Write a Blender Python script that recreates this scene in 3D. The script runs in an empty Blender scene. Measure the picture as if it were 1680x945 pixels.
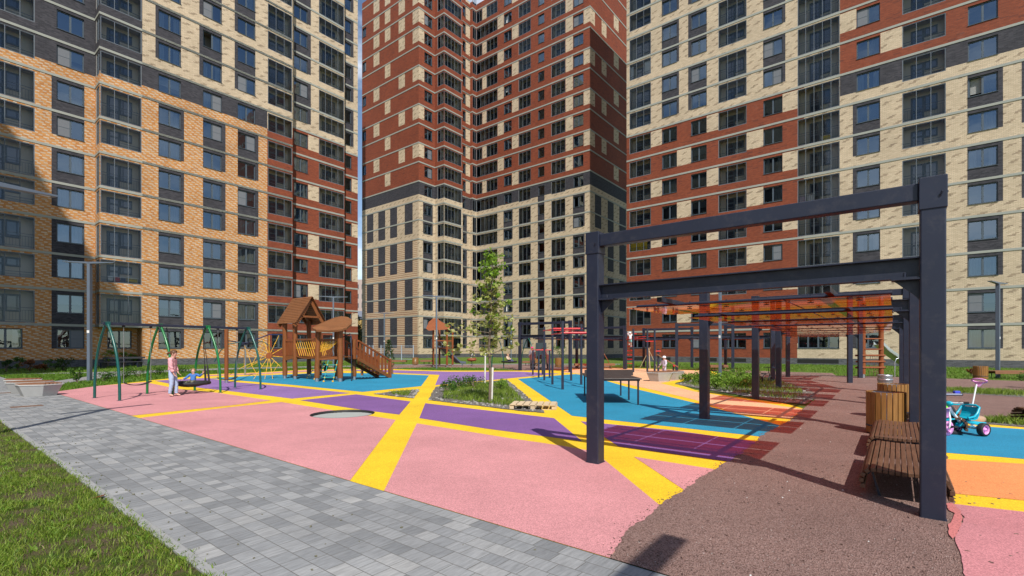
import bpy, math, random
import numpy as np
from math import radians as R, sin, cos, pi, sqrt, atan2
from mathutils import Vector, Matrix
from mathutils.geometry import tessellate_polygon
random.seed(7); RNG = np.random.default_rng(7)
SC = bpy.context.scene
COL = SC.collection
FPX, CX, HY, CH = 795.0, 840.0, 570.0, 1.6      # focal length, centre and horizon of the photo in pixels; eye height
E1 = Vector((0.783, -0.622, 0)); E2 = Vector((0.622, 0.783, 0))   # the two directions of the block plan
A2 = (-0.783, 0.622); B2 = (0.622, 0.783); E12 = (0.783, -0.622)
Z0, ST = 3.40, 2.848                              # first string course, storey height
def zk(k): return Z0 + ST * k
def G(x, y, z=0.0):                               # measured photo point at height z -> place
    d = FPX * (CH - z) / (y - HY)
    return Vector(((x - CX) / FPX * d, d, z))
def PQ(p, q, z=0.0): return E1 * p + E2 * q + Vector((0, 0, z))
def gz(x, y, d): return CH + (HY - y) * d / FPX   # height of a photo row at distance d

class MB:
    def __init__(s): s.v = []; s.f = []; s.m = []; s.uv = []; s.sm = []
    def face(s, pts, mat=0, uv=None, sm=False):
        n = len(s.v); s.v += [tuple(p) for p in pts]
        s.f.append(tuple(range(n, n + len(pts)))); s.m.append(mat); s.uv.append(uv); s.sm.append(sm)
    def add(s, vs, fs, mat=0, sm=False):
        n = len(s.v); s.v += [tuple(p) for p in vs]
        for f in fs:
            s.f.append(tuple(i + n for i in f)); s.m.append(mat); s.uv.append(None); s.sm.append(sm)
    def box(s, c, size, rz=0.0, mat=0, rot=None):
        hx, hy, hz = size[0] / 2, size[1] / 2, size[2] / 2
        M = rot if rot is not None else Matrix.Rotation(rz, 3, 'Z')
        c = Vector(c)
        vs = [c + M @ Vector((x * hx, y * hy, z * hz)) for z in (-1, 1) for y in (-1, 1) for x in (-1, 1)]
        s.add(vs, [(0, 2, 3, 1), (4, 5, 7, 6), (0, 1, 5, 4), (2, 6, 7, 3), (0, 4, 6, 2), (1, 3, 7, 5)], mat)
    def beam(s, a, b, w, h, mat=0, up=(0, 0, 1)):
        a = Vector(a); b = Vector(b); t = (b - a); L = t.length; t.normalize(); up = Vector(up)
        if abs(t.dot(up)) > .98: up = Vector((0, 1, 0))
        x = t.cross(up).normalized(); z = x.cross(t)
        M = Matrix((x, t, z)).transposed()
        s.box((a + b) / 2, (w, L, h), mat=mat, rot=M)
    def tube(s, pts, r, n=8, mat=0, cap=True, sm=True):
        pts = [Vector(p) for p in pts]; k = len(pts)
        rs = r if isinstance(r, (list, tuple)) else [r] * k
        t0 = (pts[1] - pts[0]).normalized()
        x = t0.orthogonal().normalized(); vs = []
        for i in range(k):
            t = (pts[min(i + 1, k - 1)] - pts[max(i - 1, 0)]).normalized()
            x = (x - t * x.dot(t)).normalized(); y = t.cross(x)
            for j in range(n):
                a = 2 * pi * j / n
                vs.append(pts[i] + (x * cos(a) + y * sin(a)) * rs[i])
        fs = [(i * n + j, i * n + (j + 1) % n, (i + 1) * n + (j + 1) % n, (i + 1) * n + j) for i in range(k - 1) for j in range(n)]
        s.add(vs, fs, mat, sm)
        if cap:
            s.add(vs[:n], [tuple(range(n))[::-1]], mat); s.add(vs[-n:], [tuple(range(n))], mat)
    def lathe(s, c, prof, n=16, mat=0, M=None, sm=True, cap=True):
        c = Vector(c); vs = []
        for r, z in prof:
            for j in range(n):
                a = 2 * pi * j / n; p = Vector((r * cos(a), r * sin(a), z))
                vs.append(c + (M @ p if M else p))
        fs = [(i * n + j, i * n + (j + 1) % n, (i + 1) * n + (j + 1) % n, (i + 1) * n + j) for i in range(len(prof) - 1) for j in range(n)]
        s.add(vs, fs, mat, sm)
        if cap:
            s.add(vs[:n], [tuple(range(n))[::-1]], mat); s.add(vs[-n:], [tuple(range(n))], mat)
    def ball(s, c, r, nu=12, nv=8, mat=0, M=None):
        if not isinstance(r, (tuple, list)): r = (r, r, r)
        c = Vector(c); vs = []
        for i in range(nv + 1):
            th = pi * i / nv
            for j in range(nu):
                ph = 2 * pi * j / nu
                p = Vector((r[0] * sin(th) * cos(ph), r[1] * sin(th) * sin(ph), r[2] * cos(th)))
                vs.append(c + (M @ p if M else p))
        fs = [(i * nu + j, (i + 1) * nu + j, (i + 1) * nu + (j + 1) % nu, i * nu + (j + 1) % nu) for i in range(nv) for j in range(nu)]
        s.add(vs, fs, mat, True)
    def prism(s, poly, z0, z1, mat=0):
        n = len(poly)
        vs = [(p[0], p[1], z0) for p in poly] + [(p[0], p[1], z1) for p in poly]
        fs = [tuple(range(n))[::-1], tuple(range(n, 2 * n))] + [(i, (i + 1) % n, n + (i + 1) % n, n + i) for i in range(n)]
        s.add(vs, fs, mat)
    def slab(s, loop, off, mat=0):               # closed plate: a 3-D outline pushed along a vector
        n = len(loop); off = Vector(off); loop = [Vector(p) for p in loop]
        vs = loop + [p + off for p in loop]
        fs = [tuple(range(n))[::-1], tuple(range(n, 2 * n))] + [(i, (i + 1) % n, n + (i + 1) % n, n + i) for i in range(n)]
        s.add(vs, fs, mat)
    def sheet(s, outer, z, mat=0, holes=()):
        loops = [[Vector((p[0], p[1], z)) for p in outer]] + [[Vector((p[0], p[1], z)) for p in h] for h in holes]
        flat = [p for l in loops for p in l]
        fs = []
        for a, b, c in tessellate_polygon(loops):
            pa, pb, pc = flat[a], flat[b], flat[c]
            cr = (pb - pa).cross(pc - pa).z
            if abs(cr) < 1e-9: continue
            fs.append((a, b, c) if cr > 0 else (a, c, b))
        s.add(flat, fs, mat)
    def build(s, name, mats, parent=None, bevel=0.0, local=False, recalc=False):
        if isinstance(mats, str): mats = [mats]
        me = bpy.data.meshes.new(name)
        vs = s.v
        if parent is not None and not local:
            Mi = ROOTM[parent.name].inverted(); vs = [Mi @ Vector(v) for v in vs]
        me.from_pydata(vs, [], s.f)
        names = {}
        if s.m and isinstance(s.m[0], str):
            names = {n: i for i, n in enumerate(mats)}
        me.polygons.foreach_set('material_index', [names[m] if names else m for m in s.m])
        me.polygons.foreach_set('use_smooth', s.sm)
        if any(u is not None for u in s.uv):
            L = me.uv_layers.new(name='UVMap'); arr = []
            for f, u in zip(s.f, s.uv):
                arr += [c for q in u for c in q] if u is not None else [0.0, 0.0] * len(f)
            L.data.foreach_set('uv', arr)
        for m in mats: me.materials.append(MAT(m))
        me.update()
        o = bpy.data.objects.new(name, me); COL.objects.link(o)
        if parent is not None: o.parent = parent
        if bevel:
            b = o.modifiers.new('Bevel', 'BEVEL'); b.width = bevel; b.segments = 2; b.limit_method = 'ANGLE'
        return o
ROOTM = {}
def tag(o, label=None, cat=None, group=None, kind=None):
    if label: o['label'] = label
    if cat: o['category'] = cat
    if group: o['group'] = group
    if kind: o['kind'] = kind
    return o
def thing(name, label, cat, loc=(0, 0, 0), rz=0.0, group=None):
    o = bpy.data.objects.new(name, None); COL.objects.link(o); o.empty_display_size = .2
    o.location = loc; o.rotation_euler = (0, 0, rz)
    ROOTM[o.name] = Matrix.Translation(Vector(loc)) @ Matrix.Rotation(rz, 4, 'Z')
    return tag(o, label, cat, group)
def dup(root, loc, rz=None, label=None, group=None, scale=None):
    r = root.copy(); COL.objects.link(r); r.location = loc
    if rz is not None: r.rotation_euler = (0, 0, rz)
    if scale: r.scale = scale if isinstance(scale, tuple) else (scale,) * 3
    if label: r['label'] = label
    if group: r['group'] = group
    for ch in list(root.children):
        c = ch.copy(); COL.objects.link(c); c.parent = r
        for g in list(ch.children):
            d = g.copy(); COL.objects.link(d); d.parent = c
    return r
def np_mesh(name, verts, faces, mats, midx=None, parent=None, k=4, smooth=False):
    me = bpy.data.meshes.new(name); nv = len(verts); nf = len(faces)
    me.vertices.add(nv); me.vertices.foreach_set('co', np.asarray(verts, np.float32).ravel())
    me.loops.add(nf * k); me.loops.foreach_set('vertex_index', np.asarray(faces, np.int32).ravel())
    me.polygons.add(nf); me.polygons.foreach_set('loop_start', np.arange(0, nf * k, k, dtype=np.int32))
    me.polygons.foreach_set('loop_total', np.full(nf, k, np.int32))
    if midx is not None: me.polygons.foreach_set('material_index', np.asarray(midx, np.int32))
    for m in mats: me.materials.append(MAT(m))
    me.update(calc_edges=True); me.validate()
    o = bpy.data.objects.new(name, me); COL.objects.link(o)
    if parent is not None: o.parent = parent
    return o
_M = {}
class NT:
    def __init__(s, name):
        s.m = bpy.data.materials.new(name); s.m.use_nodes = True; s.t = s.m.node_tree; s.n = s.t.nodes; s.l = s.t.links
        s.bsdf = s.n['Principled BSDF']; s.out = s.n['Material Output']
    def new(s, t, **kw):
        x = s.n.new(t)
        for k, v in kw.items(): setattr(x, k, v)
        return x
    def put(s, sock, v):
        if hasattr(v, 'is_linked') or isinstance(v, bpy.types.NodeSocket): s.l.new(v, sock)
        else:
            if isinstance(v, tuple) and len(v) == 3 and sock.type == 'RGBA': v = v + (1,)
            sock.default_value = v
    def math(s, op, a, b=None, c=None):
        x = s.new('ShaderNodeMath', operation=op); s.put(x.inputs[0], a)
        if b is not None: s.put(x.inputs[1], b)
        if c is not None: s.put(x.inputs[2], c)
        return x.outputs[0]
    def mix(s, f, a, b, mode='MIX'):
        x = s.new('ShaderNodeMix', data_type='RGBA', blend_type=mode)
        s.put(x.inputs[0], f); s.put(x.inputs[6], a); s.put(x.inputs[7], b); return x.outputs[2]
    def obj(s): return s.new('ShaderNodeTexCoord').outputs['Object']
    def uv(s): return s.new('ShaderNodeTexCoord').outputs['UV']
    def sep(s, v):
        x = s.new('ShaderNodeSeparateXYZ'); s.put(x.inputs[0], v); return x.outputs
    def comb(s, a, b, c=0.0):
        x = s.new('ShaderNodeCombineXYZ'); s.put(x.inputs[0], a); s.put(x.inputs[1], b); s.put(x.inputs[2], c); return x.outputs[0]
    def noise(s, v, scale, detail=3, rough=.55, dim='3D'):
        x = s.new('ShaderNodeTexNoise', noise_dimensions=dim); s.put(x.inputs['Vector'], v); s.put(x.inputs['Scale'], scale)
        x.inputs['Detail'].default_value = detail; x.inputs['Roughness'].default_value = rough; return x.outputs['Fac']
    def white(s, v):
        x = s.new('ShaderNodeTexWhiteNoise', noise_dimensions='3D'); s.put(x.inputs['Vector'], v); return x.outputs['Value']
    def voro(s, v, scale, feat='F1'):
        x = s.new('ShaderNodeTexVoronoi', feature=feat); s.put(x.inputs['Vector'], v); x.inputs['Scale'].default_value = scale; return x.outputs
    def ramp(s, f, stops, interp='LINEAR'):
        x = s.new('ShaderNodeValToRGB'); s.put(x.inputs[0], f); cr = x.color_ramp; cr.interpolation = interp
        while len(cr.elements) < len(stops): cr.elements.new(.5)
        for e, (p, c) in zip(cr.elements, stops):
            e.position = p; e.color = (c if isinstance(c, tuple) else (c, c, c)) + ((1,) if not isinstance(c, tuple) or len(c) == 3 else ())
        return x.outputs[0]
    def map(s, v, scale=(1, 1, 1), rot=(0, 0, 0)):
        x = s.new('ShaderNodeMapping'); s.put(x.inputs[0], v); x.inputs['Scale'].default_value = scale; x.inputs['Rotation'].default_value = rot; return x.outputs[0]
    def bump(s, h, st=.3, dist=.02):
        x = s.new('ShaderNodeBump'); x.inputs['Strength'].default_value = st; x.inputs['Distance'].default_value = dist
        s.put(x.inputs['Height'], h); s.l.new(x.outputs[0], s.bsdf.inputs['Normal'])
    def fin(s, col, rough=.6, metal=0.0, spec=None):
        s.put(s.bsdf.inputs['Base Color'], col); s.put(s.bsdf.inputs['Roughness'], rough); s.bsdf.inputs['Metallic'].default_value = metal
        if spec is not None: s.bsdf.inputs['Specular IOR Level'].default_value = spec
        return s.m
def sc3(c, f): return tuple(min(1, x * f) for x in c)
def plain(name, col, rough=.6, metal=0.0, var=.18, scale=3.0, bump=0.0, bscale=60, spec=None):
    n = NT(name); o = n.obj()
    f = n.noise(o, scale, 5)
    c = n.mix(f, sc3(col, 1 - var), sc3(col, 1 + var))
    if bump: n.bump(n.noise(o, bscale, 3), bump, .01)
    r = n.math('MULTIPLY_ADD', n.noise(o, scale * 2.3, 3), .3, rough - .15)
    return n.fin(c, r, metal, spec)
def rubber(name, col):
    n = NT(name); o = n.obj()
    v = n.voro(o, 120)
    g = n.mix(n.white(v['Position']), sc3(col, .72), sc3(col, 1.22))
    big = n.ramp(n.noise(o, .55, 7, .66), [(.3, .80), (.72, 1.07)])
    c = n.mix(1.0, g, big, 'MULTIPLY')
    st = n.ramp(n.noise(o, 3.2, 7, .75), [(.60, 0.0), (.78, 1.0)])
    c = n.mix(n.math('MULTIPLY', st, .22), c, (.22, .17, .14))
    sp = n.ramp(n.voro(o, 1.5)['Distance'], [(.006, 1.0), (.010, 0.0)])
    c = n.mix(n.math('MULTIPLY', sp, .5), c, (.10, .07, .06))
    n.bump(v['Distance'], .35, .004)
    return n.fin(c, .85, 0, .3)
def brick(name, kind):
    n = NT(name); uv = n.uv(); s = n.sep(uv); u, v = s[0], s[1]
    b = n.new('ShaderNodeTexBrick'); n.l.new(uv, b.inputs['Vector']); b.inputs['Scale'].default_value = 1
    b.inputs['Brick Width'].default_value = .26; b.inputs['Row Height'].default_value = .085
    b.inputs['Mortar Size'].default_value = .011; b.inputs['Color1'].default_value = (0, 0, 0, 1); b.inputs['Color2'].default_value = (1, 1, 1, 1)
    b.inputs['Mortar'].default_value = (.5, .5, .5, 1)
    t = b.outputs['Color']
    patch = n.ramp(n.noise(uv, .35, 5, .6), [(.3, .80), (.75, 1.09)])
    if kind == 'cream':
        c = n.mix(t, (.58, .455, .315), (.72, .575, .41))
        h, w = .62, 1.02
        row = n.math('FLOOR', n.math('DIVIDE', v, h))
        uu = n.math('ADD', n.math('DIVIDE', u, w), n.math('MULTIPLY', row, .57))
        uu = n.math('ADD', uu, n.math('MULTIPLY', n.white(n.comb(row, 3.1)), .5))
        cid = n.math('FLOOR', uu)
        fu = n.math('MULTIPLY', n.math('SUBTRACT', n.math('FRACT', uu), .5), w)
        fv = n.math('MULTIPLY', n.math('SUBTRACT', n.math('FRACT', n.math('DIVIDE', v, h)), .5), h)
        sub = n.math('FLOOR', n.math('DIVIDE', n.math('ADD', fv, .0425), .085))
        du = n.math('SUBTRACT', fu, n.math('MULTIPLY', sub, .15))
        ins = n.math('MULTIPLY', n.math('LESS_THAN', n.math('ABSOLUTE', du), n.math('MULTIPLY_ADD', n.white(n.comb(cid, row, sub)), .16, .09)), n.math('LESS_THAN', n.math('ABSOLUTE', sub), 1.5))
        ins = n.math('MULTIPLY', ins, n.math('GREATER_THAN', n.white(n.comb(cid, row, 1.7)), .14))
        c = n.mix(ins, c, n.mix(t, (.24, .175, .12), (.42, .31, .21)))
    elif kind == 'orange':
        row = n.math('FLOOR', n.math('DIVIDE', v, .125))
        uu = n.math('ADD', n.math('DIVIDE', u, .66), n.math('MULTIPLY', row, .38))
        uu = n.math('ADD', uu, n.math('MULTIPLY', n.white(n.comb(row, 1.3)), .12))
        cid = n.math('FLOOR', uu)
        ins = n.math('LESS_THAN', n.math('FRACT', uu), n.math('MULTIPLY_ADD', n.white(n.comb(cid, row, 2)), .25, .27))
        fl = n.math('FRACT', n.math('DIVIDE', v, .125))
        ins = n.math('MULTIPLY', ins, n.math('LESS_THAN', fl, .72))
        c = n.mix(n.white(n.comb(n.math('FLOOR', n.math('MULTIPLY', uu, 3)), row)), (.47, .20, .065), (.60, .30, .11))
        c = n.mix(ins, c, n.mix(n.white(n.comb(cid, row, 9)), (.50, .39, .28), (.62, .51, .39)))
    elif kind == 'red':
        c = n.mix(t, (.21, .044, .018), (.30, .070, .028))
        dk = n.math('GREATER_THAN', n.white(n.comb(n.math('FLOOR', n.math('DIVIDE', u, .5)), n.math('FLOOR', n.math('DIVIDE', v, .085)))), .95)
        c = n.mix(n.math('MULTIPLY', dk, .6), c, (.09, .025, .02))
        ef = n.math('MULTIPLY', n.ramp(n.noise(uv, .5, 7, .7), [(.62, 0.0), (.78, 1.0)]), .3)
        c = n.mix(ef, c, (.5, .36, .31))
    elif kind == 'dark':
        c = n.mix(t, (.030, .029, .036), (.072, .068, .08))
        ef = n.math('MULTIPLY', n.ramp(n.noise(uv, .9, 7, .7), [(.58, 0.0), (.8, 1.0)]), .35)
        c = n.mix(ef, c, (.2, .19, .2))
    elif kind == 'ribbed':
        f = n.math('FRACT', n.math('DIVIDE', v, .285))
        hgt = n.math('MULTIPLY_ADD', v, -.020, .62)                # more red courses lower down
        c = n.mix(n.math('LESS_THAN', f, hgt), n.mix(t, (.57, .45, .295), (.68, .55, .375)), n.mix(t, (.25, .085, .045), (.36, .14, .08)))
    elif kind == 'plinth':
        c = n.mix(t, (.06, .062, .07), (.13, .132, .145))
    c = n.mix(1.0, c, patch, 'MULTIPLY')
    mort = {'cream': (.38, .31, .22), 'orange': (.42, .3, .18), 'red': (.17, .06, .04), 'dark': (.05, .05, .06), 'ribbed': (.45, .33, .22), 'plinth': (.12, .12, .13)}[kind]
    if kind != 'orange': c = n.mix(b.outputs['Fac'], c, mort)
    n.bump(b.outputs['Fac'], -.25, .01)
    return n.fin(c, .8, 0, .3)
def wood(name, ca, cb, scale=6, rough=.5, axis=2):
    n = NT(name); o = n.obj(); sc = [scale * 2.2] * 3; sc[axis] = scale * .16
    w = n.noise(n.map(o, tuple(sc)), 2.5, 6, .65)
    c = n.ramp(w, [(.25, ca), (.75, cb)])
    c = n.mix(n.math('MULTIPLY', n.ramp(n.noise(o, 2.2, 4), [(.45, 0.0), (.8, 1.0)]), .35), c, sc3(ca, .6))
    n.bump(w, .25, .006)
    return n.fin(c, rough, 0, .35)
def glass(name, tint, ior, rough=.01):
    n = NT(name)
    tr = n.new('ShaderNodeBsdfTransparent'); tr.inputs[0].default_value = tint + (1,)
    gl = n.new('ShaderNodeBsdfGlossy'); gl.inputs['Roughness'].default_value = rough; gl.inputs['Color'].default_value = (.66, .83, 1, 1)
    fr = n.new('ShaderNodeFresnel'); fr.inputs[0].default_value = ior
    nb = n.new('ShaderNodeBump'); nb.inputs['Strength'].default_value = .06; nb.inputs['Distance'].default_value = .05
    n.l.new(n.noise(n.obj(), .9, 2), nb.inputs['Height']); n.l.new(nb.outputs[0], gl.inputs['Normal'])
    mx = n.new('ShaderNodeMixShader'); n.l.new(fr.outputs[0], mx.inputs[0]); n.l.new(tr.outputs[0], mx.inputs[1]); n.l.new(gl.outputs[0], mx.inputs[2])
    n.l.new(mx.outputs[0], n.out.inputs[0]); return n.m
def leafmat(name, ca, cb, trans=.35):
    n = NT(name)
    g = n.new('ShaderNodeNewGeometry')
    c = n.mix(g.outputs['Random Per Island'], ca, cb)
    n.put(n.bsdf.inputs['Base Color'], c); n.bsdf.inputs['Roughness'].default_value = .5; n.bsdf.inputs['Specular IOR Level'].default_value = .25
    tl = n.new('ShaderNodeBsdfTranslucent'); n.put(tl.inputs[0], c)
    mx = n.new('ShaderNodeMixShader'); mx.inputs[0].default_value = trans
    n.l.new(n.bsdf.outputs[0], mx.inputs[1]); n.l.new(tl.outputs[0], mx.inputs[2]); n.l.new(mx.outputs[0], n.out.inputs[0]); return n.m
def m_paver():
    n = NT('paver'); uv = n.uv()
    def lay(w, h, off):
        b = n.new('ShaderNodeTexBrick'); n.l.new(uv, b.inputs['Vector']); b.inputs['Scale'].default_value = 1
        b.offset = off; b.inputs['Brick Width'].default_value = w; b.inputs['Row Height'].default_value = h
        b.inputs['Mortar Size'].default_value = .0035; b.inputs['Mortar Smooth'].default_value = .3; b.inputs['Bias'].default_value = -.1
        b.inputs['Color1'].default_value = (0, 0, 0, 1); b.inputs['Color2'].default_value = (1, 1, 1, 1); b.inputs['Mortar'].default_value = (.4, .4, .4, 1); return b
    b = lay(.21, .16, .37)
    # vary the block length row by row so the joints do not repeat
    s = n.sep(uv); row = n.math('FLOOR', n.math('DIVIDE', s[1], .16))
    k = n.math('MULTIPLY_ADD', n.white(n.comb(row, .7)), .75, .7)
    vv = n.comb(n.math('MULTIPLY', n.math('ADD', s[0], n.math('MULTIPLY', n.white(n.comb(row, 5.5)), 3)), k), s[1])
    n.l.new(vv, b.inputs['Vector'])
    t = b.outputs['Color']
    c = n.ramp(t, [(0, (.19, .195, .20)), (.35, (.235, .24, .245)), (.7, (.275, .278, .28)), (.9, (.325, .322, .315)), (1, (.42, .40, .37))])
    st = n.noise(n.map(uv, (22, 3, 1)), 1.6, 5, .7)
    c = n.mix(.65, c, n.mix(1.0, c, n.ramp(st, [(.25, .55), (.75, 1.5)]), 'MULTIPLY'))
    big = n.ramp(n.noise(uv, .7, 5), [(.3, .82), (.7, 1.1)]); c = n.mix(1.0, c, big, 'MULTIPLY')
    c = n.mix(b.outputs['Fac'], c, (.125, .12, .11))
    n.bump(n.math('SUBTRACT', n.math('MULTIPLY', n.noise(uv, 55, 4), .25), b.outputs['Fac']), .5, .008)
    return n.fin(c, .8, 0, .3)
def m_gravel():
    n = NT('gravel'); o = n.obj(); v = n.voro(o, 110); w = n.white(v['Position'])
    c = n.ramp(w, [(0, (.12, .068, .056)), (.35, (.265, .16, .135)), (.75, (.335, .21, .178)), (.996, (.36, .245, .215)), (.9993, (.62, .58, .54))])
    big = n.ramp(n.noise(o, .8, 6, .65), [(.3, .84), (.7, 1.1)]); c = n.mix(1.0, c, big, 'MULTIPLY')
    h = n.math('ADD', n.math('MULTIPLY', v['Distance'], .8), n.noise(o, 9, 6, .7))
    n.bump(h, .9, .02); return n.fin(c, .95, 0, .2)
def m_soil(name='soil'):
    n = NT(name); o = n.obj(); v = n.voro(o, 55); w = n.white(v['Position'])
    c = n.ramp(w, [(0, (.10, .085, .07)), (.6, (.20, .175, .15)), (.9, (.31, .29, .27)), (1, (.5, .48, .46))])
    c = n.mix(1.0, c, n.ramp(n.noise(o, 1.6, 6), [(.3, .75), (.7, 1.15)]), 'MULTIPLY')
    n.bump(n.math('ADD', v['Distance'], n.noise(o, 14, 5)), .9, .03); return n.fin(c, .95, 0, .2)
def m_lawn():
    n = NT('lawn'); o = n.obj()
    f = n.noise(o, .5, 6, .65); g = n.noise(o, 24, 5, .7)
    c = n.ramp(f, [(.3, (.075, .14, .016)), (.55, (.11, .195, .02)), (.75, (.16, .21, .035))])
    c = n.mix(1.0, c, n.ramp(g, [(.25, .5), (.75, 1.4)]), 'MULTIPLY')
    bare = n.ramp(n.noise(o, 1.7, 7, .75), [(.50, 0.0), (.60, 1.0)])
    c = n.mix(n.math('MULTIPLY', bare, .75), c, (.15, .105, .07))
    n.bump(g, 1.0, .05); return n.fin(c, .95, 0, .15)
def m_lawn_near():
    n = NT('lawn_near'); o = n.obj(); f = n.noise(o, 2.6, 8, .72); g = n.noise(o, 60, 4, .7)
    c = n.ramp(f, [(.36, (.055, .105, .015)), (.47, (.095, .105, .03)), (.56, (.13, .095, .06)), (.68, (.17, .13, .09))])
    c = n.mix(1.0, c, n.ramp(g, [(.25, .55), (.75, 1.4)]), 'MULTIPLY'); n.bump(g, 1.0, .03); return n.fin(c, .95, 0, .15)
def m_steel():
    n = NT('steel'); o = n.obj(); base = (.016, .020, .039)
    c = n.mix(n.noise(o, 1.3, 6, .65), sc3(base, .72), sc3(base, 1.35))
    scr = n.ramp(n.noise(n.map(o, (28, 28, 3)), 1.3, 5, .7), [(.66, 0.0), (.72, 1.0)]); spot = n.ramp(n.noise(o, 2.1, 3), [(.5, 0.0), (.62, 1.0)])
    c = n.mix(n.math('MULTIPLY', n.math('MULTIPLY', scr, spot), .35), c, (.16, .17, .19))
    dust = n.ramp(n.noise(o, 7, 7, .75), [(.52, 0.0), (.75, 1.0)]); c = n.mix(n.math('MULTIPLY', dust, .10), c, (.30, .26, .22))
    r = n.math('MULTIPLY_ADD', n.noise(o, 9, 5, .7), .35, .26); n.bump(n.noise(o, 120, 2), .06, .003); return n.fin(c, r, 0, .45)
def m_asphalt():
    n = NT('path_paving'); o = n.obj(); v = n.voro(o, 60)
    c = n.mix(n.white(v['Position']), (.20, .195, .20), (.29, .28, .28))
    c = n.mix(1.0, c, n.ramp(n.noise(o, .6, 5), [(.3, .85), (.7, 1.1)]), 'MULTIPLY'); return n.fin(c, .9, 0, .25)
def m_orange_sheet():
    n = NT('orange_sheet')
    tr = n.new('ShaderNodeBsdfTransparent'); n.put(tr.inputs[0], (1.0, .33, .09, 1))
    gl = n.new('ShaderNodeBsdfGlossy'); gl.inputs['Roughness'].default_value = .04
    tl = n.new('ShaderNodeBsdfTranslucent'); n.put(tl.inputs[0], (1.0, .33, .01, 1))
    fr = n.new('ShaderNodeFresnel'); fr.inputs[0].default_value = 1.08
    m0 = n.new('ShaderNodeMixShader'); m0.inputs[0].default_value = .34
    n.l.new(tr.outputs[0], m0.inputs[1]); n.l.new(tl.outputs[0], m0.inputs[2])
    mx = n.new('ShaderNodeMixShader'); n.l.new(fr.outputs[0], mx.inputs[0]); n.l.new(m0.outputs[0], mx.inputs[1]); n.l.new(gl.outputs[0], mx.inputs[2])
    n.l.new(mx.outputs[0], n.out.inputs[0]); return n.m
def m_concrete(name, col):
    n = NT(name); o = n.obj()
    c = n.mix(n.noise(o, 4, 7, .7), sc3(col, .78), sc3(col, 1.15))
    pits = n.ramp(n.voro(o, 40)['Distance'], [(.06, 1.0), (.1, 0.0)])
    c = n.mix(n.math('MULTIPLY', pits, .4), c, sc3(col, .45)); n.bump(n.noise(o, 60, 4), .3, .005); return n.fin(c, .75, 0, .3)
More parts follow.
